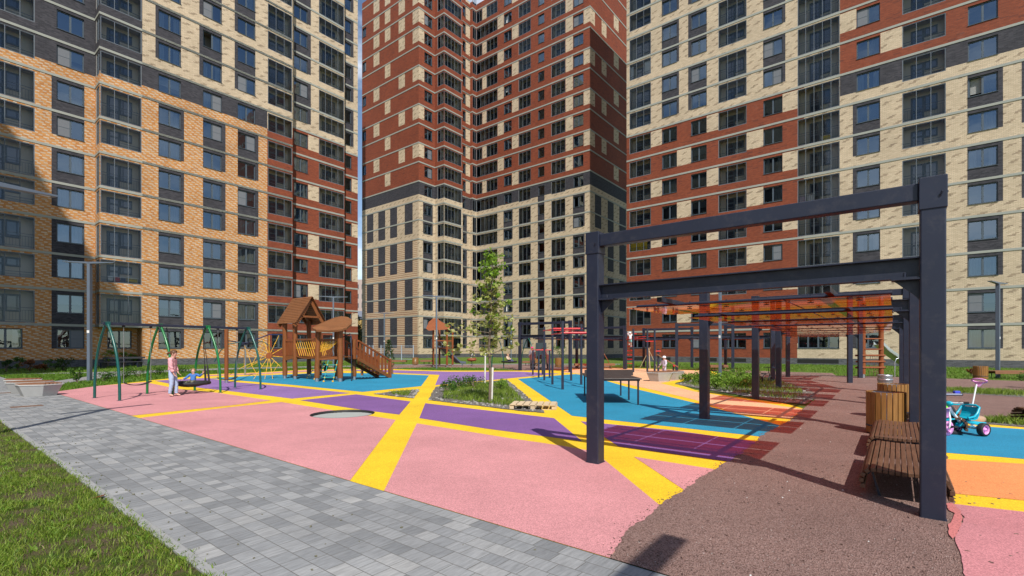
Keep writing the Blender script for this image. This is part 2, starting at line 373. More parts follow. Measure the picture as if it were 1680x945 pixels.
DEFS = {
 'b_cream': lambda: brick('b_cream', 'cream'), 'b_orange': lambda: brick('b_orange', 'orange'), 'b_red': lambda: brick('b_red', 'red'),
 'b_dark': lambda: brick('b_dark', 'dark'), 'b_rib': lambda: brick('b_rib', 'ribbed'), 'b_plinth': lambda: brick('b_plinth', 'plinth'),
 'band': lambda: plain('band', (.325, .335, .30), .8, var=.14, scale=1.2), 'render': lambda: plain('render', (.56, .50, .42), .85, var=.12, scale=.8),
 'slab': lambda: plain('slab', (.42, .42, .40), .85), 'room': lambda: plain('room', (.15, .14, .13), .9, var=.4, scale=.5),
 'black': lambda: plain('black', (.012, .012, .012), .6), 'frame': lambda: plain('frame', (.075, .098, .122), .45, var=.1),
 'rail': lambda: plain('rail', (.12, .14, .165), .45), 'glass': lambda: glass('glass', (.60, .66, .74), 2.6), 'glass2': lambda: glass('glass2', (.82, .84, .86), 1.36, .02),
 'glasst': lambda: glass('glasst', (.55, .60, .64), 1.8),
 'curtain': lambda: plain('curtain', (.80, .80, .80), .9, var=.2, scale=2), 'blind': lambda: plain('blind', (.5, .5, .48), .9, var=.1), 'cloth_y': lambda: plain('cloth_y', (.7, .5, .05), .9),
 'cloth_w': lambda: plain('cloth_w', (.75, .75, .77), .9), 'cloth_r': lambda: plain('cloth_r', (.55, .05, .06), .9), 'roof': lambda: plain('roof', (.1, .1, .1), .9),
 'pink': lambda: rubber('pink', (.60, .265, .275)), 'yellow': lambda: rubber('yellow', (.82, .53, .022)), 'purple': lambda: rubber('purple', (.27, .15, .37)),
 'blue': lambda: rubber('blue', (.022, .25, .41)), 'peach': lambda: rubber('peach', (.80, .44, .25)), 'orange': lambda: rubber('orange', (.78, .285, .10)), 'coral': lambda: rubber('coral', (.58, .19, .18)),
 'violet': lambda: rubber('violet', (.21, .098, .285)), 'pinkr': lambda: rubber('pinkr', (.55, .22, .235)),
 'paver': m_paver, 'lawn_near': m_lawn_near, 'gravel': m_gravel, 'soil': m_soil, 'lawn': m_lawn, 'asphalt': m_asphalt, 'kerb': lambda: m_concrete('kerb', (.30, .30, .295)), 'soil_dark': lambda: plain('soil_dark', (.095, .068, .048), .95, var=.4, scale=14, bump=.8, bscale=50),
 'concrete': lambda: m_concrete('concrete', (.40, .395, .385)), 'steel': m_steel,
 'steel_l': lambda: plain('steel_l', (.115, .145, .19), .4, var=.15), 'galv': lambda: plain('galv', (.45, .47, .5), .35, .85, var=.25, scale=6), 'chrome': lambda: plain('chrome', (.7, .72, .74), .34, 1.0, var=.05),
 'orange_sheet': m_orange_sheet, 'bench_wood': lambda: wood('bench_wood', (.075, .036, .020), (.165, .085, .047), 7, .6, 1),
 'bin_wood': lambda: wood('bin_wood', (.19, .085, .02), (.36, .18, .05), 7, .5, 2), 'play_wood': lambda: wood('play_wood', (.15, .046, .014), (.30, .105, .030), 5, .45, 2),
 'play_wood_h': lambda: wood('play_wood_h', (.15, .046, .014), (.30, .105, .030), 5, .45, 0), 'roof_wood': lambda: wood('roof_wood', (.15, .056, .02), (.28, .115, .042), 5, .5, 0), 'redwood': lambda: wood('redwood', (.17, .044, .013), (.31, .092, .026), 5, .5, 2),
 'pallet': lambda: wood('pallet', (.50, .37, .23), (.70, .55, .37), 6, .8, 0), 'plank_brown': lambda: wood('plank_brown', (.16, .07, .035), (.30, .14, .07), 6, .6, 0),
 'teal': lambda: plain('teal', (.006, .085, .072), .3, var=.08, spec=.5), 'green': lambda: plain('green', (.006, .15, .038), .3, var=.08, spec=.5),
 'chain': lambda: plain('chain', (.34, .35, .36), .4, .7), 'rubber_black': lambda: plain('rubber_black', (.016, .015, .016), .7), 'yrope': lambda: plain('yrope', (.75, .40, .02), .6), 'trope': lambda: plain('trope', (.02, .42, .36), .6),
 'red': lambda: plain('red', (.62, .018, .022), .35, var=.08), 'white': lambda: plain('white', (.76, .76, .74), .6, var=.08), 'mat': lambda: plain('mat', (.35, .36, .34), .8, var=.1, scale=8),
 'table': lambda: plain('table', (.055, .038, .034), .4, var=.2), 'navy': lambda: plain('navy', (.02, .03, .10), .4),
 'tri_blue': lambda: plain('tri_blue', (.005, .37, .50), .3, var=.05), 'tri_pink': lambda: plain('tri_pink', (.76, .32, .62), .35, var=.05), 'tri_white': lambda: plain('tri_white', (.8, .8, .8), .3, var=.05),
 'lime': lambda: plain('lime', (.20, .68, .04), .4), 'greyblue': lambda: plain('greyblue', (.24, .27, .36), .6), 'royal': lambda: plain('royal', (.05, .07, .55), .5),
 'skin': lambda: plain('skin', (.64, .37, .27), .5, var=.08, scale=8), 'hair': lambda: wood('hair', (.075, .032, .015), (.17, .08, .04), 12, .45, 2), 'hair_fair': lambda: wood('hair_fair', (.20, .11, .05), (.34, .2, .1), 12, .5, 2),
 'sweat_pink': lambda: plain('sweat_pink', (.66, .35, .37), .9, var=.12, scale=9, bump=.3, bscale=30), 'denim': lambda: plain('denim', (.36, .46, .62), .9, var=.22, scale=8, bump=.2), 'shirt_blue': lambda: plain('shirt_blue', (.06, .17, .47), .9, var=.15),
 'olive': lambda: plain('olive', (.16, .15, .10), .9), 'coat_dark': lambda: plain('coat_dark', (.016, .017, .024), .85, var=.3, scale=6), 'coat_grey': lambda: plain('coat_grey', (.22, .19, .22), .9, var=.2), 'hot_pink': lambda: plain('hot_pink', (.75, .04, .22), .8),
 'cream_cloth': lambda: plain('cream_cloth', (.6, .45, .32), .9), 'aqua': lambda: plain('aqua', (.25, .60, .62), .9), 'lilac': lambda: plain('lilac', (.62, .52, .62), .9), 'eye': lambda: plain('eye', (.03, .02, .02), .2), 'lip': lambda: plain('lip', (.5, .16, .14), .4),
 'bark': lambda: wood('bark', (.10, .075, .055), (.22, .17, .12), 9, .9, 2), 'stake': lambda: wood('stake', (.62, .58, .5), (.82, .80, .76), 8, .8, 2), 'pole_wood': lambda: wood('pole_wood', (.40, .28, .17), (.58, .44, .30), 8, .8, 2),
 'maple': lambda: leafmat('maple', (.27, .33, .05), (.60, .60, .26), .48), 'maple_g': lambda: leafmat('maple_g', (.12, .25, .02), (.27, .42, .05), .48), 'bush': lambda: leafmat('bush', (.035, .10, .012), (.10, .20, .03)), 'bush_l': lambda: leafmat('bush_l', (.10, .22, .02), (.24, .36, .05)),
 'bush_d': lambda: leafmat('bush_d', (.02, .055, .012), (.05, .10, .02)), 'bush_r': lambda: leafmat('bush_r', (.16, .05, .02), (.28, .11, .04)), 'blade': lambda: leafmat('blade', (.07, .15, .012), (.28, .36, .05), .3), 'blade_b': lambda: leafmat('blade_b', (.07, .16, .012), (.16, .27, .03), .3), 'straw': lambda: leafmat('straw', (.20, .15, .06), (.36, .29, .13), .2),
 'fence': lambda: plain('fence', (.32, .37, .45), .4), 'rust': lambda: plain('rust', (.16, .085, .05), .85, var=.3, scale=12), 'ochre': lambda: plain('ochre', (.5, .34, .12), .9), 'stone': lambda: m_concrete('stone', (.42, .28, .19)), 'lamp_lens': lambda: plain('lamp_lens', (.6, .6, .6), .3), 'far_wall': lambda: plain('far_wall', (.45, .36, .34), .9, var=.1, scale=.2),
}
def MAT(name):
    if name not in _M: _M[name] = DEFS[name]()
    return _M[name]
def GP(l): return [G(x, y).to_2d() for x, y in l]
def pip(pt, poly):
    x, y = pt; c = False; n = len(poly); j = n - 1
    for i in range(n):
        xi, yi = poly[i][0], poly[i][1]; xj, yj = poly[j][0], poly[j][1]
        if (yi > y) != (yj > y) and x < (xj - xi) * (y - yi) / (yj - yi) + xi: c = not c
        j = i
    return c
def ragged(poly, idx, amp, step=.12):
    """subdivide the edges idx of an outline and fray them"""
    out = []; n = len(poly)
    for i in range(n):
        a = Vector(poly[i]).to_2d(); b = Vector(poly[(i + 1) % n]).to_2d(); out.append(a)
        if i in idx:
            L = (b - a).length; k = min(160, max(1, int(L / step))); nn = Vector((-(b - a).y, (b - a).x)).normalized()
            w = 0
            for j in range(1, k):
                w = .6 * w + random.uniform(-amp, amp)
                out.append(a.lerp(b, j / k) + nn * w)
    return out
TC = G(562.5, 679.6); TR = .735
hole = [(TC.x + TR * cos(2 * pi * i / 48), TC.y + TR * sin(2 * pi * i / 48)) for i in range(48)]
W = 420
g = MB(); g.sheet([(-W, -W), (W, -W), (W, W), (-W, W)], 0, 0, [hole]); g.build('ground', 'lawn')['kind'] = 'structure'
# trampoline set into the rubber
t = thing('trampoline', 'round in-ground trampoline with pale mat let into the pink rubber', 'trampoline', (TC.x, TC.y, -.05))
b = MB(); b.lathe((0, 0, 0), [(0, 0), (TR + .03, 0)], 48, 0, cap=False); b.build('mat', 'mat', t, local=True)
b = MB(); b.lathe((0, 0, 0), [(TR + .001, -.02), (TR + .001, .066), (TR - .012, .066), (TR - .012, .004)], 48, 0, cap=False); b.build('rim', 'rubber_black', t, local=True)
b = MB()
for i in range(-14, 15):
    y = i * .05; w = sqrt(max(0, (TR - .04) ** 2 - y * y)); b.box((0, y, .005), (2 * w, .034, .006))
b.build('slats', 'mat', t, local=True)
# coloured rubber: yellow base sheet with the colour fields laid on it
BASE = [(93, 643.5), (163, 633.4), (231.7, 626.3), (250, 623.9), (308.6, 618.2), (335, 614.6), (430, 611), (501, 606.6), (560, 605.5), (633, 605.6), (722, 608.1), (850, 608.3), (925, 607.4), (935, 605.5), (1000, 603.4), (1060, 604.8), (1165, 608.5),
        (1180, 614), (1135, 622), (1107, 629), (1140, 640), (1230, 655), (1287.5, 662.5), (1320, 671.5), (1301, 690), (1284, 699), (1252, 717), (1245, 726), (1203, 758), (1192, 762), (1176, 773), (1125, 808), (1086, 834), (1031, 880), (1000, 918)]
FIELDS = [('pink', [(93, 643.5), (163, 633.4), (238, 627.5), (292, 638.5), (357, 645), (444.8, 657.7), (380, 665.8), (222, 682.3)]),
 ('pink', [(231, 686.5), (380, 668.4), (461, 660.3), (550, 674.4), (608.7, 683.4), (649.2, 689.7), (575.3, 790)]),
 ('pink', [(684, 695.6), (838, 720.4), (924, 733), (972, 741.5), (990.4, 754.8), (1085.5, 833.7), (1031, 880), (1000, 918), (632, 806.5)]),
 ('pink', [(1040, 750.7), (1175.5, 772), (1125, 807.4)]),
 ('purple', [(254, 625), (339, 620.5), (386, 627.3), (480, 635.5), (574, 645.5), (479, 654.6), (380, 642.5), (292, 632.6)]),
 ('violet', [(492.3, 657.3), (584.4, 647.6), (673.5, 659.3), (655, 681), (594.5, 673.3)]),
 ('violet', [(697.8, 662.3), (909, 687), (955, 725), (800, 704.5), (687.9, 686.8)]),
 ('purple', [(560, 606.6), (633, 607.4), (740, 610.2), (850, 609.9), (918, 613.4), (807.5, 623.7), (714, 632.3), (721, 615.3), (660, 612.4), (590, 609.2)]),
 ('blue', [(345, 620.8), (430, 616.2), (530, 612), (620, 612.8), (703.8, 616.2), (691, 634), (594.5, 643.5), (480, 632), (390, 624.6)]),
 ('pink', [(335, 617.8), (430, 614.3), (520, 609.6), (575, 608.2), (545, 606.9), (500, 607.8), (430, 612), (340, 615.6)]),
 ('blue', [(849.6, 622), (905, 617), (945, 614), (968, 617.5), (1031, 635.9), (1144.8, 662.8), (1280, 698.8), (1250.6, 718), (1220, 714), (992, 689), (938.5, 683)]),
 ('violet', [(952.4, 692.2), (1100, 706.5), (1245, 726.4), (1202, 759.5), (1014.6, 733.5)]),
 ('peach', [(918, 611.5), (935, 606.2), (1000, 604), (1060, 605.3), (1165, 609), (1150, 616), (1120, 622.5), (1083, 629), (1140, 643), (1190, 651), (1283, 667), (1317, 672), (1297, 688.5), (1208, 679), (1140, 656.6), (1075, 641), (997, 624), (962, 614.5), (940, 612.4)])]
def edgefix(l):      # the seam with the paving is one straight line
    out = []
    for x, y in l:
        p = G(x, y)
        q = p.dot(E2)
        if abs(q - 3.32) < .14 and x < 1010: p = p + E2 * (3.32 - q)
        out.append(p.to_2d())
    return out
def minus_circle(p):
    pts = []; n = len(p)
    for i in range(n):
        a, b_ = p[i], p[(i + 1) % n]; k = max(1, int((b_ - a).length / .05)); pts += [a.lerp(b_, j / k) for j in range(k)]
    c = TC.to_2d(); ins = [(q - c).length < TR for q in pts]; k0 = next(i for i in range(len(pts)) if ins[i - 1] and not ins[i])
    pts = pts[k0:] + pts[:k0]; pts = [q for q in pts if (q - c).length >= TR]
    a0 = atan2(pts[-1].y - c.y, pts[-1].x - c.x); a1 = atan2(pts[0].y - c.y, pts[0].x - c.x)
    best = None
    for d in (1, -1):
        sp = ((a1 - a0) * d) % (2 * pi); arc = [c + Vector((cos(a0 + d * sp * j / 32), sin(a0 + d * sp * j / 32))) * TR for j in range(33)]
        if pip(arc[16], p): best = arc
    return pts + best
s = MB()
bp = edgefix(BASE); nb = len(bp)
s.sheet(ragged(bp, set(range(24, nb - 1)), .016, .05), .010, 'yellow', [hole])
names = ['yellow']
for i, (c, l) in enumerate(FIELDS):
    p = edgefix(l)
    s.sheet(minus_circle(p) if i == 1 else p, .014, c)
    if c not in names: names.append(c)
# the second play area on the right
RB = [(1540, 692), (1552, 745), (1566, 829), (1600, 853), (1590, 887), (1600, 945), (1680, 1100), (2300, 1100), (2300, 726), (1800, 709.5), (1680, 703), (1604, 696.7)]
s.sheet(ragged(GP(RB), {0, 1, 2, 3, 4, 5}, .02, .05), .0215, 'yellow')
for c, l in [('blue', [(1535, 697), (1612.7, 701.4), (1680, 706.3), (1800, 714), (2300, 741), (2300, 800), (1680, 755.7), (1546.7, 745)]),
             ('orange', [(1548, 755.7), (1680, 764), (2300, 812), (2300, 893), (1680, 824.8), (1561, 812.9)]),
             ('pinkr', [(1563, 830.5), (1680, 843.8), (2300, 905), (2300, 1100), (1652, 1100), (1580, 945), (1567, 888), (1583, 853)])]:
    s.sheet(ragged(GP(l), {'blue': {6}, 'orange': {5}, 'pinkr': {4, 5, 6, 7}}[c], .007, .06), .0255, c)
    if c not in names: names.append(c)
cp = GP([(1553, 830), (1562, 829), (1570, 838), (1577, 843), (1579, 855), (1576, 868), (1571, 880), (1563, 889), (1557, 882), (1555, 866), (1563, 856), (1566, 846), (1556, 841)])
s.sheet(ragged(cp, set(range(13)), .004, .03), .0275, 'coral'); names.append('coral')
s.build('playground_surface', names)['kind'] = 'structure'
# gravel
GR = [(1000, 918.5), (1031, 880), (1086, 834), (1125, 808), (1176, 773), (1192, 762), (1203, 758), (1245, 726), (1252, 717), (1284, 699), (1301, 690), (1320, 671.5), (1338, 655), (1328, 640), (1290, 626), (1235, 614.5), (1185, 608.5), (1150, 606.5),
      (1200, 607.5), (1294, 610.7), (1365, 612.5), (1372, 617), (1440, 618.2), (1545, 621), (1675, 625.6), (1850, 630)]
gp = edgefix(GR); gp[0] = PQ(Vector((gp[0].x, gp[0].y, 0)).dot(E1), 3.312).to_2d()
tail = [G(2300, 650).to_2d(), PQ(14, 3.312).to_2d()]
for i_ in range(1, 12): gp[i_] = gp[i_] - E1.to_2d() * .035
q = MB(); q.sheet(ragged(gp + tail, set(range(0, 12)), .018, .045), .0175, 0)
g2 = GP([(600, 603.5), (640, 600.5), (700, 598.5), (800, 599), (870, 598), (960, 600), (1000, 601), (1000, 603.2), (935, 605.2), (925, 607.2), (850, 608.1), (800, 604.5), (720, 603.5), (650, 605.2), (620, 605.4)])
q.sheet(g2, .0175, 0); q.build('gravel', 'gravel')['kind'] = 'structure'
# paving, kerb, path
pv = MB(); n = 60
for i in range(n):
    a, c = -58 + i * 72 / n, -58 + (i + 1) * 72 / n
    P = [PQ(a, 1.40, .008), PQ(c, 1.40, .008), PQ(c, 3.32, .008), PQ(a, 3.32, .008)]
    pv.face(P, 0, [(a, 0), (c, 0), (c, 1.92), (a, 1.92)])
pv.build('paving', 'paver')['kind'] = 'structure'
kb = MB(); a = -58.0
while a < 14:
    m = PQ(a + .495, 1.36); kb.box((m.x, m.y, .004), (.985, .078, .03), atan2(E1.y, E1.x)); a += 1.0
kb.build('kerb', 'kerb', bevel=.006)['kind'] = 'structure'
PATH = GP([(40, 640), (72, 628), (110, 622.5), (146, 617.5), (141, 613.4), (0, 615.8), (-80, 617.5), (-80, 615.2), (0, 613.8), (150, 610.8), (250, 608), (357, 604.6), (464, 602), (560, 600.3), (640, 599.6), (640, 601), (560, 602.2), (464, 604.5), (357, 607.5), (250, 612), (190, 617), (150, 622.5), (112, 628), (100, 634), (90, 640)])
pa = MB(); pa.sheet(PATH, .005, 0)
pa.sheet(GP([(640, 598.3), (820, 596.8), (1020, 597), (1020, 598.2), (820, 598), (640, 599.4)]), .005, 0)
pa.build('path', 'asphalt')['kind'] = 'structure'
# planting beds cut into the play surface
so = MB()
I1 = GP([(703, 657.4), (714, 635.5), (760, 629), (832.6, 624), (845, 634), (870, 655), (895.5, 678.5), (850, 675), (800, 668.5), (740, 661.5)])
I2 = GP([(612.7, 647), (650, 642.5), (688.6, 639.5), (683, 648), (678.5, 654.4), (650, 651.5)])
I3 = GP([(1107, 630.5), (1140, 622.5), (1185, 616.5), (1235, 615), (1290, 626), (1330, 640), (1340, 653), (1322, 664), (1285, 661.5), (1230, 652), (1190, 645), (1140, 637)])
for l in (I1, I2, I3): so.sheet(ragged(l, set(range(len(l))), .025, .07), .022, 0)
for l in ([(1500, 637), (1545, 636), (1600, 638), (1680, 642.5), (1800, 648), (2200, 670), (2200, 690), (1800, 661), (1680, 653), (1560, 645.7), (1500, 643)],
          [(1590, 692), (1605, 687), (1680, 682.5), (1800, 684), (2200, 700), (2200, 719), (1800, 708), (1680, 701.8), (1612, 696)]):
    so.sheet(ragged(GP(l), {0, 1, 2, 6, 7, 8}, .03, .1), .0225, 0)
so.build('soil_bed', 'soil')['kind'] = 'structure'
HARD = [[p for p in bp], GP(RB), [p for p in gp + tail], g2, PATH, [PQ(-58, 1.3).to_2d(), PQ(14, 1.3).to_2d(), PQ(14, 3.33).to_2d(), PQ(-58, 3.33).to_2d()]]
# loose litter on the gravel: small pale stones
def blades(name, pts, h, w, mat, lean=.5, z=0.0, seed=1, k=1):
    r = np.random.default_rng(seed); P = np.repeat(np.asarray(pts, float), k, 0); n = len(P)
    P = P + r.normal(0, .012 * (k > 1), P.shape)
    a = r.uniform(0, 2 * pi, n); hh = h * r.uniform(.45, 1.25, n); ww = w * r.uniform(.7, 1.4, n)
    L = lean * hh * r.uniform(.1, 1.2, n); b = r.uniform(0, 2 * pi, n)
    V = np.zeros((n, 5, 3)); ca, sa = np.cos(a) * ww / 2, np.sin(a) * ww / 2
    V[:, 0, 0] = P[:, 0] - ca; V[:, 0, 1] = P[:, 1] - sa; V[:, 1, 0] = P[:, 0] + ca; V[:, 1, 1] = P[:, 1] + sa; V[:, :2, 2] = z
    mx, my = P[:, 0] + np.cos(b) * L * .35, P[:, 1] + np.sin(b) * L * .35
    V[:, 2, 0] = mx + ca * .8; V[:, 2, 1] = my + sa * .8; V[:, 3, 0] = mx - ca * .8; V[:, 3, 1] = my - sa * .8; V[:, 2:4, 2] = (z + hh * .6)[:, None]
    V[:, 4, 0] = P[:, 0] + np.cos(b) * L; V[:, 4, 1] = P[:, 1] + np.sin(b) * L; V[:, 4, 2] = z + hh
    me = bpy.data.meshes.new(name); i = np.arange(n) * 5
    me.vertices.add(n * 5); me.vertices.foreach_set('co', V.astype(np.float32).ravel())
    q = np.stack([i, i + 1, i + 2, i + 3], 1); t = np.stack([i + 3, i + 2, i + 4], 1)
    li = np.concatenate([q, t], 1).ravel()
    me.loops.add(n * 7); me.loops.foreach_set('vertex_index', li.astype(np.int32))
    me.polygons.add(n * 2); st = np.stack([np.arange(n) * 7, np.arange(n) * 7 + 4], 1).ravel()
    me.polygons.foreach_set('loop_start', st.astype(np.int32)); me.polygons.foreach_set('loop_total', np.tile([4, 3], n).astype(np.int32))
    me.materials.append(MAT(mat)); me.update(calc_edges=True)
    o = bpy.data.objects.new(name, me); COL.objects.link(o); o['kind'] = 'stuff'; return o
def clumpy(x, y, s): return .5 + .5 * sin(x * s + 1.7 * sin(y * s * .7)) * cos(y * s * 1.3 + 1.1 * sin(x * s * .9))
nl = MB(); nl.sheet([PQ(-26, -14).to_2d(), PQ(14, -14).to_2d(), PQ(14, 1.318).to_2d(), PQ(-26, 1.318).to_2d()], .003, 0); nl.build('lawn', 'lawn_near')['kind'] = 'structure'
near = []; sparse = []; ctr = 0
while len(near) < 60000:
    y = 2.0 + 9.5 * random.random() ** 1.7; x = -random.uniform(.45, 1.12) * y * 1.0
    if x * .622 + y * .783 > 1.30 + random.uniform(-.03, .07): continue
    c = clumpy(x + .3 * sin(y * 5), y, 2.7) * .5 + clumpy(x + 3, y + .2 * sin(x * 7), 7.3) * .5
    if random.random() > .10 + 1.9 * max(0, c - .36): continue
    near.append((x, y))
blades('grass', near, .048, .0050, 'blade', .9, 0, 3)
wd_ = []
for i in range(420):
    p = random.choice(near)
    for j in range(random.randint(4, 9)):
        a = random.uniform(0, 2 * pi); wd_.append((p[0] + .02 * cos(a), p[1] + .02 * sin(a)))
blades('clover', wd_, .038, .022, 'bush_l', 1.9, .0, 8)
st = [p for p in near if random.random() < .09]; blades('dry_grass', st, .035, .005, 'straw', 1.4, 0, 4)['label'] = 'dry straw blades in the near lawn'
far = []
LAWNS = [([(0, 632), (95, 642), (235, 627), (310, 618), (335, 614), (430, 610.8), (560, 605), (640, 603.5), (640, 601.5), (464, 605), (357, 608), (250, 613), (112, 629), (60, 630)], 15000),
         ([(0, 616), (141, 613.8), (146, 617), (72, 628), (-40, 636), (-60, 618)], 9000), ([(-80, 615), (150, 610.5), (357, 604), (640, 599), (640, 594), (438, 597), (230, 600), (0, 606)], 9000),
         ([(640, 605), (720, 603.7), (800, 604.7), (850, 608), (720, 607.6)], 3500), ([(640, 597), (1000, 597), (1000, 593), (640, 592)], 2500),
         ([(1000, 601), (1060, 604), (1290, 610), (1365, 612), (1372, 616.5), (1680, 625), (1680, 602), (1300, 598), (1030, 596)], 15000)]
for poly, n in LAWNS:
    P = GP(poly); xs = [p.x for p in P]; ys = [p.y for p in P]; k = 0; tries = 0
    while k < n and tries < n * 40:
        tries += 1
        p = (random.uniform(min(xs), max(xs)), random.uniform(min(ys), max(ys)))
        if pip(p, P) and not any(pip(p, h) for h in HARD): far.append(p); k += 1
blades('grass', far, .11, .022, 'blade_b', .8, 0, 5)
bed = []
for poly, n, sh in ((I1, 9000, .78), (I2, 500, .5), (I3, 6000, .85), (GP([(1502, 638), (1600, 639), (1680, 643), (1800, 650), (1800, 659), (1680, 651.5), (1560, 645)]), 5000, .97), (GP([(1612, 691), (1680, 684.5), (1800, 686), (1800, 706), (1680, 700), (1618, 695)]), 5000, .97)):
    P = poly; c = sum((Vector(p) for p in P), Vector((0, 0))) / len(P); P = [c + (Vector(p) - c) * sh for p in P]
    xs = [p[0] for p in P]; ys = [p[1] for p in P]; k = 0
    while k < n:
        p = (random.uniform(min(xs), max(xs)), random.uniform(min(ys), max(ys)))
        if pip(p, P) and random.random() < .2 + clumpy(p[0], p[1], 2.3): bed.append(p); k += 1
blades('grass', bed, .12, .012, 'blade', .9, .02, 6)
def V2(p): return Vector((p[0], p[1], 0))
class Bld:
    def __init__(s, name, label, cat, loc, rz, group):
        s.root = thing(name, label, cat, loc, rz, group); s.wall = MB(); s.band = MB(); s.fr = {}; s.mesh = {}
    def place(s, key, maker, name, P, ang, parent):
        """one part per opening; openings of one size share a mesh"""
        if key not in s.mesh:
            mb, mats = maker(); o = mb.build(name, mats, None); s.mesh[key] = o.data; o.name = name
        else:
            o = bpy.data.objects.new(name, s.mesh[key]); COL.objects.link(o)
        o.parent = parent
        if parent is s.root:
            Wm = Matrix.Translation(P) @ Matrix.Rotation(ang, 4, 'Z'); o.matrix_basis = ROOTM[s.root.name].inverted() @ Wm
        return o
def mk_window(w, h, leaves):
    def f():
        m = MB(); t = .075; d = .07
        m.box((w / 2, 0, t / 2), (w, d, t)); m.box((w / 2, 0, h - t / 2), (w, d, t))
        m.box((t / 2, 0, h / 2), (t, d, h - 2 * t)); m.box((w - t / 2, 0, h / 2), (t, d, h - 2 * t))
        for i in range(1, leaves):
            x = w * i / leaves; m.box((x, -.005, h / 2), (.13, d, h - 2 * t))
        m.box((w / 2, -.10, -.015), (w + .06, .20, .03))
        return m, ['frame']
    return f
def mk_pane(w, h, y=.012, mat='glass', x0=.06, z0=.06):
    def f():
        m = MB(); m.face([(x0, y, z0), (w - x0, y, z0), (w - x0, y, h - z0), (x0, y, h - z0)]); return m, [mat]
    return f
def mk_pane_half(w, h):
    def f():
        m = MB(); m.face([(w / 2, .012, .06), (w - .06, .012, .06), (w - .06, .012, h - .06), (w / 2, .012, h - .06)]); return m, ['glass']
    return f
def mk_net(w, h, left):
    def f():
        m = MB(); x0, x1 = (.07, w / 2 - .05) if left else (w / 2 + .05, w - .07)
        m.face([(x0, -.045, .07), (x1, -.045, .07), (x1, -.045, h - .07), (x0, -.045, h - .07)], 0); m.box(((x0 + x1) / 2, -.045, h * .5), (x1 - x0, .015, .03), mat=1); return m, ['screen', 'frame']
    return f
def mk_sash(w, h):
    def f():
        m = MB(); a = R(62); L = w / 2 - .1; P = lambda u, z: (.08 + u * cos(a), .03 + u * sin(a), z)
        for z in (.1, h - .1): m.beam(P(0, z), P(L, z), .05, .07)
        for u in (0, L): m.beam(P(u, .1), P(u, h - .1), .07, .05)
        m.face([P(0, .1), P(L, .1), P(L, h - .1), P(0, h - .1)], 1); return m, ['frame', 'glass']
    return f
DEFS['screen'] = lambda: plain('screen', (.16, .17, .19), .8, var=.1)
def mk_curtain(w, h, kind):
    def f():
        m = MB()
        def drape(a, b, z0, z1):
            n = max(4, int((b - a) / .05)); pts = []
            for i in range(n + 1):
                x = a + (b - a) * i / n; pts.append((x, .24 + .035 * sin(i * 2.1) + .015 * sin(i * .9)))
            for i in range(n):
                (x0, y0), (x1, y1) = pts[i], pts[i + 1]
                m.face([(x0, y0, z0), (x1, y1, z0), (x1, y1, z1), (x0, y0, z1)], 0, None, True)
        if kind == 0: drape(.08, w * .30, .05, h - .06); drape(w * .72, w - .08, .05, h - .06)
        elif kind == 1: drape(.08, w - .08, .05, h - .06)
        elif kind == 2: m.box((w / 2, .2, h * .72), (w - .16, .02, h * .48))
        elif kind == 3: drape(w * .55, w - .08, .05, h - .06)
        elif kind == 4:
            for i in range(14): m.box((w / 2, .2, h - .1 - i * .085), (w - .16, .03, .05))
        return m, ['blind' if kind in (2, 4) else 'curtain']
    return f
def mk_loggia(w, h, n, tall, left=True):
    def f():
        m = MB(); t = .06; d = .06
        m.box((w / 2, 0, t / 2), (w, d, t)); m.box((w / 2, 0, h - t / 2), (w, d, t))
        for i in range(n + 1):
            x = min(max(w * i / n, t / 2), w - t / 2); m.box((x, 0, h / 2), (t if i in (0, n) else .045, d, h - 2 * t))
        zr = (1.15 if tall else .42)
        m.box((w / 2, .05, zr), (w - .1, .03, .035)); m.box((w / 2, .05, zr - .2), (w - .1, .025, .025))
        if tall:
            m.box((w / 2, .05, .2), (w - .1, .025, .025))
            k = int(w / .17)
            for i in range(1, k): m.box((w * i / k, .05, .58), (.016, .016, .76))
        return m, ['rail']
    return f
def mk_door(w, h, tall):
    def f():
        m = MB(); t = .09
        z0 = 0 if tall else .35
        m.box((.45, 0, h / 2), (.86, .06, h), mat=0)
        m.box((1.32, 0, (h + .85) / 2), (.84, .06, h - .85), mat=0)
        for z in ((.2, .95), (1.1, h - .15)): m.face([(.15, -.035, z[0]), (.75, -.035, z[0]), (.75, -.035, z[1]), (.15, -.035, z[1])], 1)
        m.face([(1.0, -.035, .98), (1.63, -.035, .98), (1.63, -.035, h - .15), (1.0, -.035, h - .15)], 1)
        return m, ['frame', 'glass_door']
    return f
DEFS['glass_door'] = lambda: plain('glass_door', (.03, .04, .06), .06, spec=1.0, var=.5, scale=.9)
KEEP = []
